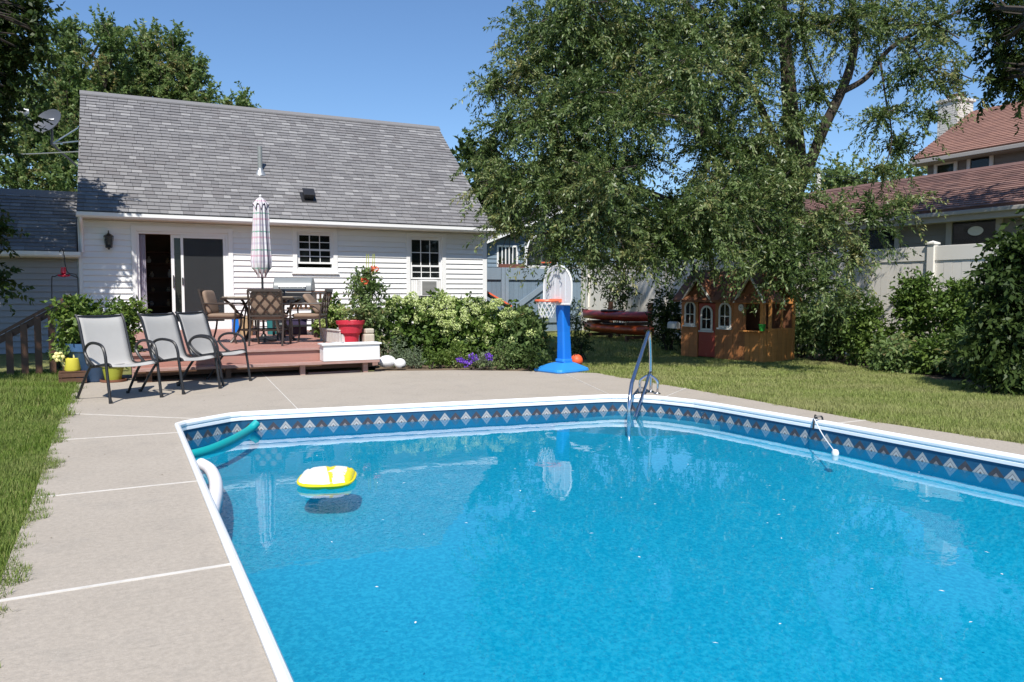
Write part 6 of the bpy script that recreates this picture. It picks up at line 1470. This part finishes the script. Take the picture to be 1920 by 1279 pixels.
# ---- hydrangeas along the house
HG = 'hydrangea shrubs along the white house'
def heads(parent, centres, r, nper, mat, name='flower_head'):
    for c in centres:
        P, d = blob_points((c[0], c[1], c[2]), (r, r, r * .8), nper, .12)
        V, F = leaf_arrays(P, d + RNG.normal(0, .8, d.shape), RNG.uniform(.02, .034, nper), RNG.uniform(.018, .028, nper), d)
        o = link(name, npmesh(name, V - np.array(WL[parent.name]), F, mat, np.clip(RNG.normal(rs_t, .22, nper), 0, 1)), parent)
for i, (px, py, D, r, nh, lab) in enumerate([(762, 600, 13.1, (.34, .34, .44), 26, 'hydrangea with many lime white heads, nearest the deck'), (822, 602, 13.1, (.36, .36, .44), 36, 'hydrangea with lime white heads below the air conditioner'),
        (880, 606, 13.0, (.36, .36, .43), 32, 'hydrangea with lime white heads right of the air conditioner'), (936, 612, 12.9, (.36, .36, .42), 22, 'hydrangea with fewer heads below the house corner'), (990, 622, 12.6, (.34, .34, .42), 6, 'dark green hydrangea almost without heads, left of the blue hoop')]):
    c = onD(px, py, D)
    s_ = shrub('hydrangea', lab, (c.x, c.y, 0), [((c.x, c.y, c.z), r, 190), ((c.x, c.y - .05, .32), (r[0] * 1.0, r[1], .34), 150)], LEAF['hyd'] if i < 4 else LEAF['mid'], 9, .22, .25, .095, .062, HG, dirup=.3, tshift=-.05)
    cs = []
    view = Vector((c.x, c.y, 0)).normalized()
    while len(cs) < nh:
        d = Vector((random.gauss(0, 1), random.gauss(0, 1), random.gauss(.35, .8))).normalized()
        if d.z < -.65 or d.dot(view) > .45: continue
        cs.append((c.x + d.x * r[0] * 1.0, c.y + d.y * r[1] * 1.0, c.z + d.z * r[2] * 1.02))
    rs_t = .45
    heads(s_, cs, .068, 130, LEAF['flower'])
c = onD(622, 588, 14.2)
s_ = shrub('hydrangea', 'pale lime flowering hydrangea behind the red pot', (c.x, c.y, 0), [((c.x, c.y, c.z), (.30, .30, .30), 130), ((c.x, c.y, .45), (.3, .3, .3), 90)], LEAF['bright'], 9, .2, .25, .085, .055, HG)
rs_t = .35; heads(s_, [(c.x + random.uniform(-.28, .28), c.y - .2 + random.uniform(-.1, .1), c.z + random.uniform(-.22, .25)) for _ in range(12)], .062, 120, LEAF['flower'])
# ---- tall rose bush at the deck corner
c = onD(693, 590, 13.0)
rb = shrub('rose_bush', 'tall dark green bush with thin top shoots beside the red pot', (c.x, c.y, 0), [((c.x, c.y, c.z), (.40, .36, .38), 260), ((c.x + .02, c.y, .40), (.36, .34, .40), 190), ((c.x - .1, c.y, c.z + .42), (.22, .2, .22), 46), (tuple(onD(690, 515, 13.0)), (.14, .14, .24), 26), (tuple(onD(672, 520, 13.0)), (.16, .1, .1), 14), (tuple(onD(700, 540, 13.0)), (.2, .14, .18), 26)], LEAF['mid'], 10, .24, .2, .07, .042, stems=14, dirup=.35)
for q in (onD(683, 528, 12.9), onD(702, 505, 13.0)):
    P, d = blob_points(tuple(q), (.05, .05, .045), 60, .2); V, F = leaf_arrays(P, d + RNG.normal(0, .6, d.shape), .035, .03, d)
    link('flower', npmesh('flower', V - np.array(WL[rb.name]), F, M['orangerim'] if q.x < 4.0 else M['tubwood']), rb)
mb = MB()
for px in (686, 690, 696, 700): mb.tube(spline([onD(692, 600, 13), onD(px, 540, 13), onD(px + random.uniform(-4, 4), 476, 13)], 4), .006, 4)
build(mb, 'shoot', M['lime'], rb)
# ---- low border plants
BG = 'low border plants along the patio edge'
for px, py, D, r, lf, lab in [(742, 655, 12.6, (.22, .2, .2), 'sage', 'grey green lavender clump before the rose bush'), (775, 668, 12.4, (.18, .16, .12), 'sage', 'small greyish clump right of the lavender'), (815, 668, 12.4, (.2, .16, .14), 'hyd', 'low bright green plant below the second hydrangea'),
        (905, 672, 12.2, (.2, .15, .10), 'sage', 'grey leaved clump among the purple petunias'), (855, 660, 12.5, (.2, .16, .14), 'bright', 'low light green plant before the third hydrangea'), (950, 655, 12.2, (.22, .2, .18), 'mid', 'low green plant before the fourth hydrangea'), (1000, 668, 11.9, (.16, .2, .14), 'dark', 'low dark plant left of the blue hoop base'),
        (523, 692, 12.2, (.26, .10, .05), 'bright', 'small weed growing under the deck step'), (1092, 640, 13.8, (.22, .3, .3), 'dark', 'dark shrub right of the blue hoop pole'), (1078, 590, 16.5, (.25, .3, .35), 'hyd', 'light green shrub before the far end of the fence'), (170, 690, 12.2, (.2, .14, .10), 'bright', 'low weeds at the foot of the blue planter'), (112, 682, 12.2, (.14, .14, .18), 'bright', 'leafy weed beside the stair railing')]:
    c = onD(px, py, D); c.z = max(c.z, r[2] * .9)
    shrub('border_plant', lab, (c.x, c.y, 0), [((c.x, c.y, c.z), r, int(900 * r[0] * r[2]) + 26)] + ([((c.x, c.y, c.z * .5), (r[0], r[1], c.z * .5), 60)] if c.z > r[2] * 1.3 else []), LEAF[lf], 9, .14 if lf != 'sage' else .16, .15, .05, .022 if lf != 'sage' else .012, BG, cat='plant', stems=5, dirup=.6)
c = onD(895, 672, 12.1)
t = shrub('petunia', 'purple flowering petunias along the patio edge before the hydrangeas', (c.x, c.y, 0), [((c.x + dx * .89, c.y - dx * .45, .07), (.12, .1, .07), 16) for dx in (-.28, 0, .3)], LEAF['mid'], 8, .1, .2, .04, .022, cat='plant', stems=6)
for px, py in ((862, 674), (874, 682), (884, 668), (891, 672), (880, 678), (915, 668), (920, 672), (868, 677)):
    q = onD(px, py, 11.95); P, d = blob_points(tuple(q), (.035, .035, .03), 26, .2); V, F = leaf_arrays(P, d + RNG.normal(0, .5, d.shape), .034, .032, d)
    link('flower', npmesh('flower', V - np.array(WL[t.name]), F, LEAF['petal'], RNG.uniform(0, 1, 26)), t)
c = G(738, 692); wo_ = thing('garden_ornament', 'white rounded garden ornament lying at the deck corner among low plants', 'ornament', c)
mb = MB(); mb.ball(c + Vector((-.10, .02, .12)), .115, 18, 12, (1.25, .9, .85)); build(mb, 'body', M['trim'], wo_, smooth=True)
mb = MB(); mb.ball(c + Vector((.09, -.05, .085)), .088, 18, 12, (1.05, .95, .95)); build(mb, 'head', M['trim'], wo_, smooth=True)
mb = MB(); mb.ball(c + Vector((.12, -.105, .04)), .028, 10, 8, (1.3, 1, .7)); build(mb, 'muzzle', M['dark'], wo_, smooth=True)

# ---- shrubs before the beige fence
SG = 'shrubs along the beige fence'
for px, py, D, r, n_, lf, tops, lab in [
    (1510, 600, 14.2, (.42, .42, .50), 260, 'mid', [], 'dark shrub right beside the playhouse'),
    (1570, 610, 13.8, (.42, .42, .48), 260, 'mid', [(1590, 560, .22)], 'rounded mid green shrub, second to the right of the playhouse'),
    (1630, 625, 12.9, (.40, .40, .46), 270, 'hyd', [(1625, 580, .25)], 'bright leaved shrub left of the tall light green one'),
    (1716, 575, 12.6, (.34, .34, .52), 250, 'hyd', [(1722, 530, .22), (1700, 560, .22)], 'tall light green shrub before the post between shaded and sunlit fence'),
    (1795, 585, 12.0, (.36, .36, .50), 260, 'hyd', [(1800, 545, .20), (1775, 570, .2)], 'tall shrub with drooping pale tip right of the fence post'),
    (1680, 665, 11.9, (.42, .34, .30), 240, 'mid', [], 'low broad shrub with a few red flowers in the middle of the border'),
    (1758, 665, 11.6, (.40, .34, .32), 240, 'hyd', [], 'low bright shrub before the tall drooping one'),
    (1825, 660, 11.0, (.36, .34, .42), 240, 'mid', [], 'dark shrub left of the large right hand bush'),
    (1253, 590, 16.0, (.36, .5, .50), 200, 'dark', [], 'dark shrub left of the playhouse before the fence'),
    (1160, 545, 20.6, (.45, .5, .45), 120, 'dark', [], 'dark shrub behind the kayaks by the fence end')]:
    c = onD(px, py, D)
    sh = shrub('fence_shrub', lab, (c.x, c.y, 0), [((c.x, c.y, c.z), r, n_), ((c.x, c.y, c.z * .5), (r[0] * .95, r[1] * .95, c.z * .5), int(n_ * .34))] + [(tuple(onD(a, b, D)), (q, q, q), 50) for a, b, q in tops], LEAF[lf], 10, .26, .3, .085, .042, SG, stems=10, dirup=.35)
    if 'red' in lab:
        for px_, py_ in ((1678, 580), (1690, 625), (1684, 630), (1735, 640)):
            q = onD(px_, py_, D - .35); P, d = blob_points(tuple(q), (.04, .04, .035), 24, .2); V, F = leaf_arrays(P, d, .035, .03, d); link('flower', npmesh('flower', V - np.array(WL[sh.name]), F, M['reddoor']), sh)
c = onD(1905, 600, 9.3)
shrub('large_bush', 'large dark bush with drooping pointed leaves at the right edge', (c.x, c.y, 0), [B(1905, 475, 9.3, .34, 130), B(1890, 540, 9.2, .36, 150), B(1890, 620, 9.2, .38, 170), B(1895, 680, 9.2, .36, 140), B(1960, 560, 9.3, .55, 220), B(1970, 440, 9.3, .4, 120), B(1960, 680, 9.3, .5, 200), B(1862, 600, 9.3, .16, 28), B(1850, 660, 9.3, .2, 40)], LEAF['dark'], 12, .34, .5, .095, .05, dirup=.1, stems=16)

# ================================================================== GRASS
def grass(name, poly_test, x0, x1, y0, y1, n, hmean, label, lean=(0, 0), wid=.006, mat='blade'):
    P = np.stack([RNG.uniform(x0, x1, n), RNG.uniform(y0, y1, n)], 1); P = P[poly_test(P)]
    m = len(P); nz = .5 + .3 * np.sin(P[:, 0] * 3.1 + 1.7 * np.sin(P[:, 1] * 2.3)) + .2 * np.sin(P[:, 1] * 7.7 + P[:, 0] * 5.3)
    h = hmean * (.55 + .75 * nz) * RNG.uniform(.5, 1.35, m); a = RNG.uniform(0, 2 * math.pi, m)
    d = np.stack([np.cos(a), np.sin(a)], 1); ln = h * RNG.uniform(.3, 2.0, m); z0 = np.full(m, -.018)
    b0 = np.stack([P[:, 0] - d[:, 1] * wid / 2, P[:, 1] + d[:, 0] * wid / 2, z0], 1); b1 = np.stack([P[:, 0] + d[:, 1] * wid / 2, P[:, 1] - d[:, 0] * wid / 2, z0], 1)
    tp = np.stack([P[:, 0] + d[:, 0] * ln + lean[0], P[:, 1] + d[:, 1] * ln + lean[1], z0 + h + .02], 1)
    V = np.stack([b0, b1, tp], 1).reshape(-1, 3); F = np.arange(3 * m).reshape(m, 3)
    o = link(name, npmesh(name, V, F, M[mat], np.clip(RNG.normal(.45, .28, m), 0, 1), 3)); return tag(o, label, 'grass', kind='stuff')
edge_r = lambda Y: np.interp(Y, [-3, 1, 3.4, 5.0, 7.7, 9.75, 10.15], [6.42, 6.42, 6.42, 6.24, 6.31, 6.30, 6.0]) + .035 * np.sin(Y * 6) + .03 * np.sin(Y * 15 + 1) + .02 * np.sin(Y * 41)
bedx = lambda Y: np.interp(Y, [2, 3, 5.5, 6.6, 8.2, 9.6, 11.0], [9.1, 9.1, 9.35, 10.0, 10.45, 10.75, 11.0])
def right_test(P): return (P[:, 0] < np.where(P[:, 1] < 11, bedx(P[:, 1]), 20) + .08 * np.sin(P[:, 1] * 7)) & (P[:, 0] > edge_r(P[:, 1]) - .05 * RNG.uniform(0, 1, len(P))) & ~((P[:, 1] > 10.0) & (P[:, 0] < 6.15))
grass('grass', right_test, 6.0, 11.6, 2.8, 7.2, 220000, .024, 'sunlit mown lawn right of the pool')
grass('grass', right_test, 6.0, 12.3, 7.2, 12.0, 180000, .026, 'mown lawn running to the playhouse', wid=.009)
grass('grass', lambda P: P[:, 0] > 5.8 + (P[:, 1] - 12) * .35, 5.8, 12.4, 12.0, 20.0, 60000, .055, 'shaded lawn between house, gate and playhouse', wid=.014)
edge_l = lambda Y: np.interp(Y, [0, 3.5, 5, 7.4, 10, 12.75], [-.47, -.47, -.47, -.52, -.55, -.58]) + .035 * np.sin(Y * 5.3) + .03 * np.sin(Y * 13 + 2) + .022 * np.sin(Y * 37 + 1)
grass('grass', lambda P: P[:, 0] < edge_l(P[:, 1]) + .06 * RNG.uniform(0, 1, len(P)), -2.6, -.38, 2.6, 8.5, 200000, .023, 'near lawn strip left of the patio', mat='greenblade')
grass('grass', lambda P: P[:, 0] < edge_l(P[:, 1]) + .06 * RNG.uniform(0, 1, len(P)), -3.5, -.4, 8.5, 13.5, 60000, .060, 'far end of the left lawn strip by the stair railing', wid=.009, mat='greenblade')

n_ = 70; P = np.stack([RNG.uniform(-.45, 5.4, n_), RNG.uniform(4.2, 11.2, n_), np.full(n_, .004)], 1); P = P[(P[:, 0] < .33) | (P[:, 1] > 8.15)]; n_ = len(P)
D = np.stack([RNG.normal(size=n_), RNG.normal(size=n_), np.zeros(n_)], 1); V, F = leaf_arrays(P, D, RNG.uniform(.010, .028, n_), RNG.uniform(.006, .014, n_), np.tile([0, 0, 1.], (n_, 1)), .1)
ll = link('leaf_litter', npmesh('leaf_litter', V, F, LEAF['conifer'], RNG.uniform(0, 1, n_))); tag(ll, 'small dry leaf bits scattered on the concrete patio', 'leaves', kind='stuff')
